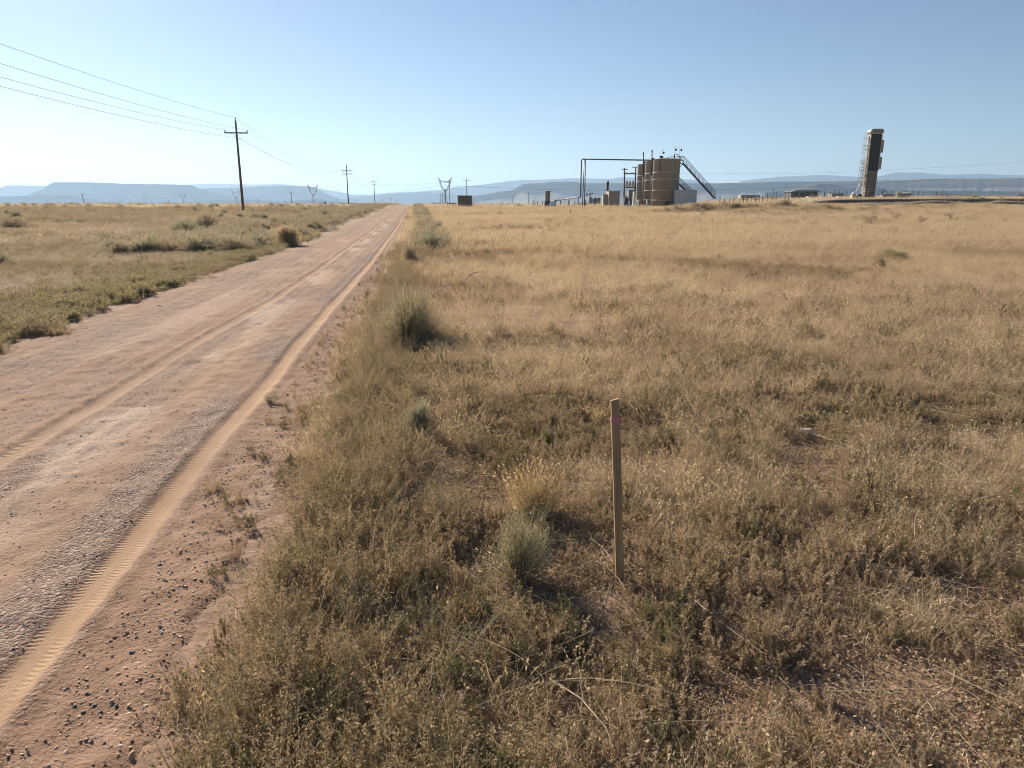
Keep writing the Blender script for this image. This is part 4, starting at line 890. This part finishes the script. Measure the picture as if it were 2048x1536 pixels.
def vpipe(label, px, Y, y0, y1, px1=None):
    b = np.array(W(px, Y, y0)); a = np.array(W(px1 or px, Y, y1)); g = (b + a) / 2; o = b
    t = thing('vent_pipe', label, 'pipe', tuple(b), 0, 'dark vertical pipes in front of the tanks'); a = a - b
    MB().tube([(0, 0, -.3), tuple(a * .62)], .055, 8).build('lower_pipe', M_tank, t, True); MB().tube([tuple(a * .55), tuple(a)], .085, 8).build('upper_pipe', M_belt, t, True)
    MB().lathe([(.12, 0), (.12, .08), (.03, .3)], 10).build('cap', M_dark, t, False, tuple(a))
vpipe('dark vertical pipe in front of the gap between the left and middle tank', 1286, 106, 407, 308, 1286.5)
vpipe('taller dark vertical pipe in front of the nearest tank edge', 1302, 101.5, 407, 303, 1304)
# pipe loop
t = thing('pipe_loop', 'high thin steel pipe gantry running from the tank tops left and down to the ground', 'pipe', W(1166, 108, 410)); o0 = np.array(W(1166, 108, 410))
loc = lambda px, Y, py: tuple(np.array(W(px, Y, py)) - o0)
MB().tube([loc(1306, 107, 320.5), loc(1240, 108, 319.5), loc(1168, 108, 318.2)], .09, 8).build('overhead_pipe', M_dark, t, True)
MB().tube([loc(1168, 108, 318.2), loc(1164.5, 108, 318.6), loc(1163, 108, 321), loc(1161.3, 108, 393)], .085, 8).build('down_pipe', M_dark, t, True)
MB().tube([loc(1161.3, 108, 393), loc(1160, 108, 394.5), loc(1140, 112, 397), loc(1106, 118, 401.5)], .08, 8).build('ground_run', M_dark, t, True)
MB().tube([loc(1168.5, 108, 319), loc(1165, 108, 412)], .06, 8).build('support_leg', M_dark, t, True); MB().tube([loc(1170.8, 108, 319), loc(1169, 108, 412)], .07, 8).build('support_leg', M_dark, t, True)
for i, px in enumerate(range(1112, 1158, 9)):
    f_ = (px - 1106) / 55; Y = 118 - 10 * f_; MB().tube([loc(px, Y, 401 - 7 * f_ - (1 if i % 2 else 2.5)), loc(px, Y, 410)], .035, 6).build('pipe_stand', M_dark, t)
# heater vessel
x, y, z = at(1095, 118); k = 118 * CP / FPX
t = thing('heater_vessel', 'dark upright vessel with a flared lid, left of the pipe loop', 'vessel', (x, y, z)); h0 = zat(403, 118) - z; h1 = zat(382, 118) - z
MB().lathe([(5.2 * k, h0), (5.0 * k, h0 + .3), (5.0 * k, h1 - .25), (6.0 * k, h1 - .1), (6.0 * k, h1)], 20).build('vessel', M_grey, t, True)
MB().lathe([(.5, -.2), (.5, h0 + .003)], 12).build('base', M_dark, t)
m = MB().lathe([(.1, -.55), (.36, -.5), (.42, -.35), (.42, .35), (.36, .5), (.1, .55)], 16); t2 = m.build('propane_drum', M_white, None, True, (x + .75, y - .6, z + .45), (0, R(75), 0))
tag(t2, 'small white drum lying at the foot of the dark vessel', 'drum')
# tan cabinets
def cabinet(name, label, px0, px1, Y, y0, mat, depth=1.8, group=None, roof=None, dz=.1, rz=0, trim=True, cat='cabinet'):
    a_ = W(px0, Y, y0); b_ = W(px1, Y, y0); g = gz((a_[0] + b_[0]) / 2, Y) - dz; w = b_[0] - a_[0]; h = a_[2] - g
    t = thing(name, label, cat, ((a_[0] + b_[0]) / 2, Y, g), rz, group)
    MB().box(-w / 2, w / 2, 0, depth, 0, h - .08).build('wall', mat, t); MB().box(-w / 2 - .05, w / 2 + .05, -.05, depth + .05, h - .078, h).build('roof', roof or mat, t)
    if trim:
        MB().box(-w * .3, w * .3, -.03, -.003, .15, h - .3).build('door', mat, t); MB().box(w * .2, w * .24, -.06, -.033, h * .5, h * .55).build('handle', M_dark, t)
    return t
GC = 'cabinets left of the tanks'
cabinet('equipment_shed', 'taller tan metal cabinet left of the tanks, its left side lit', 1218, 1240, 112, 382, M_tan, 2.4, GC, rz=R(4))
cabinet('equipment_shed', 'smaller tan metal cabinet tucked left of the taller one', 1206.5, 1216, 113, 388.5, M_tan, 1.4, GC)
cabinet('equipment_shed', 'dark grey cabinet right beside the left storage tank, under the transformers', 1257.5, 1269, 112, 380, M_grey, 1.4, GC)
cabinet('equipment_shed', 'small grey cabinet at the foot of the transformer pole', 1249, 1256, 113, 393, M_grey, .8, GC)
x, y, z = W(1215, 114.6, 388); t = thing('exhaust_stack', 'dark pointed exhaust stack above the tan cabinets', 'chimney', (x, y, gz(x, y)))
h = zat(361, 114.6) - gz(x, y); MB().lathe([(.16, 0), (.16, h - .6), (.2, h - .6), (.2, h - .25), (.05, h)], 12).build('stack', M_dark, t, True)
x, y, z = W(1268.7, 108, 383); g = gz(x, y); t = thing('white_panel', 'tall narrow white panel standing against the left storage tank', 'panel', (x, y, g)); MB().box(-.12, .12, 0, .5, -.1, z - g).build('panel', M_white, t); MB().box(-.14, .14, -.03, -.003, (z - g) * .1, (z - g) * .14).build('bracket', M_galv, t)
for px, lb in ((1276.5, 'short white bollard at the foot of the left storage tank'), (1294, 'short white bollard at the foot of the middle storage tank'), (1258, 'short white bollard left of the storage tanks')):
    x, y, z = W(px, 101, 405); g = gz(x, y); o = MB().lathe([(.11, -.2), (.11, z - g + .18), (.06, z - g + .26)], 12).build('bollard', M_white, None, True, (x, y, g)); tag(o, lb, 'bollard', 'white bollards by the tanks')
# transformer structure
bx, by, bz = at(1247.5, 116); t = thing('transformer_pole', 'wooden pole with transformers and beams joining it to the left tank', 'power pole', (bx, by, bz)); L = lambda px, py, dy=0: tuple(np.array(W(px, 116 + dy, py)) - np.array([bx, by, bz]))
MB().tube([(0, 0, -.3), L(1249.3, 336)], .14, 8, .1).build('pole_shaft', M_pole, t, True); MB().tube([L(1269, 408), L(1271.5, 334)], .14, 8, .1).build('pole_shaft', M_pole, t, True)
for py, e0, e1 in ((338.5, 1243.5, 1255.5), (334.3, 1264, 1277), (347.5, 1247, 1273), (374.8, 1247, 1271)):
    a_, b_ = L(e0, py, -.25), L(e1, py, -.25); MB().tube([a_, b_], .1 if py > 340 else .07, 6).build('crossarm', M_pole, t)
for px in (1253.5, 1259.5, 1265.5):
    a_ = L(px, 373, -.3); b_ = L(px, 362.5, -.3); c_ = MB().lathe([(.05, 0), (.2, .02), (.2, b_[2] - a_[2] - .05), (.14, b_[2] - a_[2])], 14).build('transformer', M_galv, t, True, a_); MB().lathe([(.03, 0), (.05, .08), (.03, .2)], 8).build('bushing', M_insul, c_, False, (0, 0, b_[2] - a_[2]))
for px in (1252.5, 1256, 1262, 1267): MB().lathe([(.03, 0), (.06, .1), (.03, .22)], 8).build('insulator', M_insul, t, False, L(px, 346.9, -.25))
# small cans far left of cabinets
for i, px in enumerate((1182, 1190, 1197.5)):
    a_ = W(px, 190, 395); g = gz(a_[0], 190); o = MB().lathe([(.46, -.3), (.46, a_[2] - g - .1), (.3, a_[2] - g), (.05, a_[2] - g + .05)], 16).build('small_tank', M_grey, None, True, (a_[0], 190, g))
    tag(o, ['leftmost', 'middle', 'rightmost'][i] + ' of three small grey tanks left of the tan cabinets', 'tank', 'small grey tanks')
bx, by, bz = at(1180, 185); t = thing('small_pump', 'small distant pumping unit left of the small grey tanks', 'pump', (bx, by, bz)); h = zat(387, 185) - bz
MB().tube([(-.4, 0, -.2), (0, 0, h)], .09, 6).tube([(.5, 0, -.2), (0, 0, h)], .09, 6).build('stand', M_grey, t); MB().tube([(-.8, 0, h - .2), (.9, 0, h + .1)], .12, 6).build('walking_beam', M_grey, t); MB().box(-1.05, -.75, -.15, .15, h - .7, h).build('horse_head', M_grey, t)
# grey wall box right of tank
cabinet('grey_shed', 'pale grey windowless box shed against the right side of the nearest tank', 1351.5, 1394, 101, 379.5, M_galv, 3.0, None, trim=False, dz=.3, rz=R(-2), cat='shed')
# stairs
def stairs(label, p0, p1, Y, steps, railh, depth=.75, plat=None, legs=()):
    a_ = np.array(W(p0[0], Y, p0[1])); b_ = np.array(W(p1[0], Y, p1[1])); t = thing('steel_stairs', label, 'stairs', tuple(b_), 0, 'steel stairs at the tanks'); d = a_ - b_
    for yy in (0, depth): MB().tube([(0, yy, 0), (d[0], yy, d[2])], .07, 6).build('stringer', M_dark, t)
    m = MB()
    for i in range(steps): f_ = (i + .5) / steps; m.box(d[0] * f_ - .13, d[0] * f_ + .13, .03, depth - .03, d[2] * f_ - .02, d[2] * f_ + .02)
    m.build('tread', M_dark, t)
    for yy in (0, depth):
        m = MB(); m.tube([(0, yy, railh), (d[0], yy, d[2] + railh)], .03, 6); m.tube([(0, yy, railh * .5), (d[0], yy, d[2] + railh * .5)], .022, 6)
        for i in range(9): f_ = i / 8; m.tube([(d[0] * f_, yy, d[2] * f_), (d[0] * f_, yy, d[2] * f_ + railh)], .025, 6)
        m.build('handrail', M_dark, t)
    if plat is not None:
        x1 = W(plat, Y, p0[1])[0] - b_[0]; MB().box(x1, d[0], 0, depth, d[2] - .06, d[2] + .04).build('platform', M_dark, t)
        m = MB()
        for yy in (0, depth):
            for zz in (.5, 1.0): m.tube([(x1, yy, d[2] + zz * railh), (d[0], yy, d[2] + zz * railh)], .028, 6)
            for i in range(3): xx = x1 + (d[0] - x1) * i / 2; m.tube([(xx, yy, d[2]), (xx, yy, d[2] + railh)], .028, 6)
        m.build('platform_rail', M_dark, t); MB().tube([(d[0] - .1, .1, d[2] - .05), (x1, .1, d[2] - 1.1)], .04, 6).build('knee_brace', M_dark, t)
    return t
stairs('long steel staircase with handrails climbing from the right up to the nearest tank top', (1367.5, 327), (1431, 397), 104, 26, .92, plat=1354)
stairs('shorter steel staircase seen behind the grey box shed', (1354, 363), (1385, 393), 110, 14, .9)
# fittings on the tank roofs
for i, (px, py, Y, lb) in enumerate([(1326.5, 305.5, 104.5, 'left small dark lamp on a bent rod above the tanks'), (1351.5, 299.5, 104, 'highest small dark lamp on a bent rod above the nearest tank'), (1362, 300, 104.6, 'right small dark lamp on a thin rod above the stair head')]):
    top = np.array(W(px, Y, py)); bz_ = W(px - 2.5, Y, 319 if i < 2 else 326)[2]
    t = thing('rod_lamp', lb, 'lamp', (top[0] - .2, Y, bz_), 0, 'small lamps on rods above the tanks'); h = top[2] - bz_
    MB().tube([(0, 0, 0), (0, 0, h + .35), (.08, 0, h + .5), (.18, 0, h + .45), (.22, 0, h + .2)], .018, 6).build('rod', M_galv, t); MB().lathe([(.05, -.14), (.15, -.08), (.15, .08), (.07, .16)], 12).build('lamp_head', M_dark, t, True, (.24, 0, h))
t = thing('roof_pipe', 'curved vent pipe rising off the nearest tank roof and bending down to the stairs', 'pipe', W(1349, 104, 318)); o0 = np.array(W(1349, 104, 318)); Lc = lambda px, py: tuple(np.array(W(px, 104, py)) - o0)
MB().tube([Lc(1349, 319), Lc(1349, 309)], .09, 8).build('riser', M_dark, t); MB().tube([Lc(1349, 310), Lc(1350.5, 308.3), Lc(1354, 308.2), Lc(1357, 310), Lc(1359.5, 314), Lc(1368, 325)], .045, 8).build('bend', M_dark, t, True); MB().tube([Lc(1349, 312), Lc(1340, 314), Lc(1328, 317.5)], .035, 6).build('roof_rail', M_dark, t)

# ------------------------------------------------------------------ tall pumping tower (belt lift)
bx, by, bz = at(1739, 133); zb = zat(398.2, 133)
t = thing('pumping_tower', 'tall cream and black pumping unit tower with ladder cage and rails', 'tower', (bx, by, zb), R(-2))
Hs = (zat(258, 133) - zb) / 12.45; S_ = lambda z: z * Hs
MB().box(-.95, .95, .25, 1.25, S_(5.05), S_(11.7)).build('upper_housing', M_tan, t); 
MB().box(-.97, .97, .22, 1.28, S_(.85), S_(5.047)).build('lower_housing', M_creamdirty, t)
MB().box(-.78, .85, .05, .247, S_(5.1), S_(11.6)).build('belt_cover', M_belt, t)
m = MB()
for x_ in (-.95, .95):
    m.box(x_ - .07, x_ + .07, .0, .217, S_(.3), S_(11.5)) if x_ < 0 else m.box(x_ - .07, x_ + .07, .0, .217, S_(5.1), S_(11.5))
m.build('corner_rail', M_cream, t)
m = MB().box(-1.06, -.98, .4, 1.2, S_(.2), S_(11.3)); m.build('side_channel', M_grey, t)
pr = [(-1.15, S_(11.72)), (-1.25, S_(11.95)), (-1.0, S_(12.35)), (-.7, S_(12.5)), (.85, S_(12.5)), (1.12, S_(12.3)), (1.15, S_(11.85)), (.95, S_(11.62)), (-.9, S_(11.62))]
cr = MB().prism(pr[::-1], -.1, 1.45).build('crown', M_cream, t); MB().box(-.78, .9, -.14, -.103, S_(11.8), S_(12.4)).build('crown_plate', M_grey, cr)
for z0, z1 in ((8.35, 10.6), (5.4, 7.6)):
    d_ = MB().box(1.03, 1.62, .5, .58, S_(z0), S_(z1)).build('side_door', M_tan, t); MB().box(1.0, 1.028, .45, .6, S_(z0 + .2), S_(z0 + .5)).box(1.0, 1.028, .45, .6, S_(z1 - .5), S_(z1 - .2)).build('hinge', M_dark, d_)
MB().box(-.88, -.82, .0, .3, S_(8.0), S_(8.4)).build('small_sign', M_belt, t, loc=(.0, -.03, 0))
m = MB()
for z_ in (1.1, 2.0, 3.2, 4.2): m.box(-.75, .8, .19, .217, S_(z_), S_(z_) + .05)
m.build('panel_seam', M_rust, t)
m = MB().box(-1.05, 1.05, -.1, 1.5, 0, S_(.55)); m.build('base_skid', M_rust, t)
MB().box(-.6, .7, .1, 1.5, S_(.553), S_(.847)).build('drive_gearbox', M_dark, t)
def railing(m, pts, z0, h, r=.035):
    for (x0, y0), (x1, y1) in zip(pts, pts[1:]):
        for zz in (h * .5, h): m.tube([(x0, y0, z0 + zz), (x1, y1, z0 + zz)], r, 6)
        for f_ in (0, .5, 1): m.tube([(x0 + (x1 - x0) * f_, y0 + (y1 - y0) * f_, z0), (x0 + (x1 - x0) * f_, y0 + (y1 - y0) * f_, z0 + h)], r, 6)
p_ = MB().box(-1.3, 2.0, -1.0, -.12, S_(.72), S_(.8)).build('platform', M_cream, t); m = MB(); railing(m, [(-1.25, -.15), (-1.25, -.95), (-.4, -.95), (1.1, -.95), (1.95, -.95), (1.95, -.15)], S_(.8), 1.0); m.build('platform_rail', M_cream, p_)
m = MB()
for y_ in (-.9, -.2): m.tube([(2.0, y_, S_(.75)), (3.0, y_, -.1)], .05, 6); m.tube([(2.0, y_, S_(1.7)), (3.0, y_, .9)], .03, 6); m.tube([(2.98, y_, -.1), (2.98, y_, .9)], .03, 6)
for i in range(4): m.box(2.1 + .24 * i, 2.32 + .24 * i, -.9, -.2, S_(.62) - .2 * i, S_(.62) - .2 * i + .04)
m.build('platform_steps', M_dark, t)
m = MB()
for z_ in np.arange(2.7, 7.4, .62): m.tube([(-1.2 + .0 * z_, .4, S_(z_)), (-1.9, .2, S_(z_)), (-2.0, .8, S_(z_)), (-1.2, 1.1, S_(z_))], .03, 5)
for x_, y_ in ((-1.9, .2), (-2.0, .8), (-1.55, .25), (-1.35, .4)): m.tube([(x_, y_, S_(2.2 if x_ > -1.6 else 2.7)), (x_, y_, S_(7.2))], .03, 5)
m.build('ladder_cage', M_grey, t)
m = MB()
for x_ in (-1.75, -1.35): m.tube([(x_, .95, -.1), (x_ + .0, .95, S_(11.4))], .035, 5)
for z_ in np.arange(.3, 11.3, .45): m.tube([(-1.75, .95, S_(z_)), (-1.35, .95, S_(z_))], .022, 4)
m.build('ladder', M_galv, t)
m = MB()
for z0, z1, w_ in ((8.95, 9.6, .75), (10.95, 11.95, .5)):
    for y_ in (.3, 1.1): m.tube([(-1.1, y_, S_(z0)), (-1.1 - w_, y_, S_(z0)), (-1.1 - w_, y_, S_(z1)), (-1.1, y_, S_(z1))], .035, 5)
m.build('rest_platform', M_galv, t)
MB().tube([(-1.1, .3, S_(4.4)), (-2.6, .0, S_(1.2))], .06, 6).build('stay_brace', M_cream, t)
# slab and brake/motor guard beside it
x, y, z = W(1708, 131.5, 397); o = thing('motor_guard', 'cream and yellow motor guard beside the left foot of the tower', 'machine', (x, y, zat(399.5, 131.5)))
MB().box(-.35, .35, 0, .7, 0, .9).build('motor_housing', M_cream, o); MB().lathe([(.3, .903), (.3, 1.15), (.12, 1.3)], 14, (0, .35)).build('cap', M_white, o, True); MB().box(-.38, -.353, 0, .7, .2, .8).box(-.2, .2, -.03, -.003, .15, .75).build('guard_panel', M_yellow, o)
MB().lathe([(.45, -.25), (.5, -.2), (.5, .2), (.45, .25)], 18).build('belt_wheel', M_dark, o, False, (1.0, .3, .5), (R(90), 0, 0))
x0_, _, _ = W(1690, 130, 399); x1_, _, zt = W(1724, 130, 399.2); tag(MB().box(x0_, x1_, 130, 133, zt - .5, zt).build('concrete_pad', M_cream), 'pale concrete pad in front of the left foot of the tower', 'concrete pad')

# ------------------------------------------------------------------ things on the right skyline
bx, by, bz = W(1797, 138, 398.5); bz = min(bz, gz(bx, by) + .05); t = thing('field_shelter', 'small open shelter with a bright cream end panel, right of the tower', 'shelter', (bx, by, bz)); k = 138 * CP / FPX
hh = zat(384.5, 138) - bz; MB().box(-4 * k, 4.5 * k, 0, .1, -.2, hh).build('end_panel', M_cream, t); MB().box(4.5 * k + .003, 26 * k, .3, 2.0, -.1, hh * .72).build('dark_tank', M_grey, t)
MB()._add([(4.6 * k, 0, hh - .15), (27 * k, 0, hh - .3), (27 * k, 2.2, hh - .05), (4.6 * k, 2.2, hh + .05), (4.6 * k, 0, hh - .05), (27 * k, 0, hh - .2), (27 * k, 2.2, hh + .05), (4.6 * k, 2.2, hh + .15)], [(3, 2, 1, 0), (4, 5, 6, 7), (0, 1, 5, 4), (1, 2, 6, 5), (2, 3, 7, 6), (3, 0, 4, 7)]).build('roof', M_cream, t)
for x_ in (24 * k, 26.5 * k): MB().box(x_ - .04, x_ + .04, .02, .1, -.2, hh - .31).build('leg', M_cream, t)
cabinet('feed_trough', 'low dark blue grey container on supports between tower and shelter', 1768, 1788, 140, 388.5, M_grey, 1.5, 'containers on the right skyline', rz=0, trim=False, cat='container')
cabinet('container', 'long dark low container between the barn and the tower', 1664, 1688, 210, 387, M_grey, 3, 'containers on the right skyline', trim=True, cat='container')
cabinet('container', 'pale low trailer body left of the barn behind the fence', 1482, 1520, 230, 390, M_tan, 3, 'containers on the right skyline', trim=True, cat='container')
cabinet('container', 'small white box right of the white barrel, behind the fence', 1678, 1687, 180, 392.5, M_white, 1.5, 'containers on the right skyline', trim=True, cat='container')
cabinet('container', 'small white box in front of the right end of the barn', 1617, 1628, 175, 393, M_white, 1.5, 'containers on the right skyline', trim=True, cat='container')
# barn with curved roof
Yb = 250; a_ = W(1583, Yb, 380); b_ = W(1637, Yb, 380); g = gz((a_[0] + b_[0]) / 2, Yb); w = b_[0] - a_[0]; h = a_[2] - g
t = thing('barn', 'long dark barn with a pale edged low roof on the right skyline', 'barn', (a_[0], Yb, g)); MB().box(0, w, 0, 7, -.5, h * .82).build('wall', M_roofdark, t)
pr = [(-.3, h * .82 + .003), (.8, h * .93), (2.2, h), (w - .6, h), (w + .2, h * .9), (w + .2, h * .82 + .003)]; MB().prism(pr[::-1], -.3, 7.3).build('roof', M_grey, t); MB().box(w * .68, w * .83, -.04, -.003, 0, h * .62).build('door', M_tan, t); MB().box(w * .95, w * .97, -.06, -.003, 0, h * .8).build('post', M_galv, t)
# parked pickup truck, small and dark
def truck(label, px0, px1, Y, mat, grp):
    a_ = W(px0, Y, 395); b_ = W(px1, Y, 395); g = gz((a_[0] + b_[0]) / 2, Y); L_ = b_[0] - a_[0]; s = L_ / 5.4
    t = thing('pickup_truck', label, 'truck', (a_[0], Y, g), 0, grp)
    MB().prism([(0, .5), (0, 1.0), (.1, 1.08), (1.5, 1.12), (2.3, 1.75), (3.4, 1.78), (3.6, 1.15), (5.4, 1.12), (5.4, .55)][::-1], 0, 1.8).build('body', mat, t).scale = (s, 1, s)
    MB().prism([(1.75, 1.18), (2.35, 1.66), (3.3, 1.68), (3.4, 1.18)][::-1], -.02, -.003).build('window', M_belt, t).scale = (s, 1, s)
    for x_ in (1.0, 4.3):
        w_ = MB().lathe([(.34, -.1), (.38, -.06), (.38, .06), (.34, .1)], 18).build('wheel', M_belt, t, False, (x_ * s, .1, .38 * s), (R(90), 0, 0)); MB().lathe([(.16, .102), (.12, .12)], 10).build('rim', M_galv, w_)
truck('dark pickup truck parked left of the dark barn', 1557, 1582, 240, M_dark, 'parked trucks'); truck('white pickup truck tiny on the dark rise at the far right', 1944, 1955, 480, M_white, 'parked trucks')
# barrel and hay
x, y, z = W(1644, 150, 391.5); g = gz(x, y); o = MB().lathe([(.1, 0), (.42, .02), (.44, .2), (.42, z - g - .1), (.3, z - g)], 18).build('water_barrel', M_white, None, True, (x, y, g)); tag(o, 'white water barrel right of the barn behind the tall grass', 'barrel')
x, y, z = W(1651, 152, 393); g = gz(x, y); o = MB().box(-.5, .5, 0, .8, -.05, z - g, .12).build('hay_bale', M_grass, None, False, (x, y, g)); tag(o, 'straw bale right against the white water barrel', 'bale')
# fences
def fence(label, pts, step, h, grp='post fences on the right skyline'):
    P = []
    for (p0, Y0), (p1, Y1) in zip(pts, pts[1:]):
        A_ = np.array(at(p0, Y0)[:2]); B_ = np.array(at(p1, Y1)[:2]); n = max(2, int(np.linalg.norm(B_ - A_) / step))
        for i in range(n): q = A_ + (B_ - A_) * i / n + rng.normal(size=2) * .15; P.append(np.array([q[0], q[1], gz(*q)]))
    o = P[0]; t = thing('wire_fence', label, 'fence', tuple(o), 0, grp)
    for p in P:
        r = .05 + .05 * rng.random(); hh = h * (.8 + .45 * rng.random()); q = p - o; MB().tube([tuple(q - [0, 0, .2]), (q[0] + rng.normal() * .05, q[1], q[2] + hh)], r, 6, r * .8).build('post', M_post, t)
    for z_ in (.4, .75, 1.1): MB().tube([tuple(p - o + [0, -.08, z_ * h / 1.3]) for p in P], .012, 4).build('fence_wire', M_wire, t)
fence('wire fence on thin dark posts from the stairs to the tower', [(1440, 122), (1560, 135), (1700, 150)], 1.35, 1.45)
fence('wire fence on dark posts right of the shelter, running to the far right', [(1765, 155), (1862, 170), (1935, 230), (2060, 300)], 3.4, 1.5)
fence('low thin wire fence between the dark vessel and the cabinets', [(1068, 150), (1110, 140), (1205, 128)], 1.9, 1.1)
# dark trees / junipers on the far right
mj = m_bush(960, 2.2, 1.7, 900, .22, 3, .03, [M_darktwig, foliage_mat('juniper', [(.05, .06, .035), (.08, .09, .05), (.11, .11, .07)], .2, .2)], tipup=.2)
for px, Y, s, lb in ((2012, 330, .9, 'small dark juniper on the far right skyline, left of two'), (2046, 330, 1.2, 'small dark juniper cut by the right picture edge'), (1935, 500, 1.0, 'dark juniper low on the rise at the far right'), (1958, 500, 1.1, 'dark juniper beside the tiny white truck')):
    x, y, z = at(px, Y); t = thing('juniper', lb, 'tree', (x, y, z), 0, 'far junipers'); o = part('crown', mj, t); o.scale = (s, s, s * .8); MB().tube([(0, 0, -.3), (0, 0, 1.0 * s)], .18, 6, .08).build('trunk', M_post, t)
# weeds growing on the mounds and the bank
def around(cx, cy_, n, r): return cx + rng.normal(size=n) * r[0], cy_ + rng.normal(size=n) * r[1]
xs_, ys_ = [], []
for cx, cy_, h, sx_, sy_ in MOUNDS[:8]:
    a_, b_ = around(cx, cy_, 170, (sx_ * .9, sy_ * 1.0)); xs_.append(a_); ys_.append(b_)
x, y = np.concatenate(xs_), np.concatenate(ys_)
emit('mound_grass', 'tan grass growing over the dirt mounds in front of the tanks', 'grass', C_tuft, x, y, 1.0 + .7 * rng.random(len(x)), rng.integers(0, 8, len(x)))
n = 130; x = 17 + 22 * rng.random(n); y = 76 + 8 * rng.random(n); emit('mound_brush', 'dark sagebrush on the dirt mounds in front of the tanks', 'brush', C_shrub, x, y, .6 + .6 * rng.random(n), rng.integers(0, 4, n))
n = 120; x = 40 + 60 * rng.random(n); y = 88 + 9 * rng.random(n); emit('bank_brush', 'grey brush along the dark bank in front of the tower', 'brush', C_shrub, x, y, .5 + .6 * rng.random(n), rng.integers(0, 6, n))

# ------------------------------------------------------------------ haze
hz = MB().box(-21000, 21000, -900, 21500, -110, 480).build('haze', None); hz['kind'] = 'stuff'; hz['label'] = 'pale blue summer haze over the plain'
mh = bpy.data.materials.new('haze'); mh.use_nodes = True; nt = mh.node_tree; nt.nodes.clear(); ov = nt.nodes.new('ShaderNodeOutputMaterial'); pv = nt.nodes.new('ShaderNodeVolumePrincipled')
pv.inputs['Color'].default_value = (.47, .68, .95, 1); pv.inputs['Density'].default_value = 1.1e-4; pv.inputs['Anisotropy'].default_value = .3
nt.links.new(pv.outputs[0], ov.inputs['Volume']); hz.data.materials.clear(); hz.data.materials.append(mh)
#print('POLE1', hit(488, 428), at(488, 92), 'GROUND', [round(gz(*at(p, 133)[:2]), 2) for p in (1740,)], zat(398, 133), 'tank', at(1330, 104), zat(409, 104))
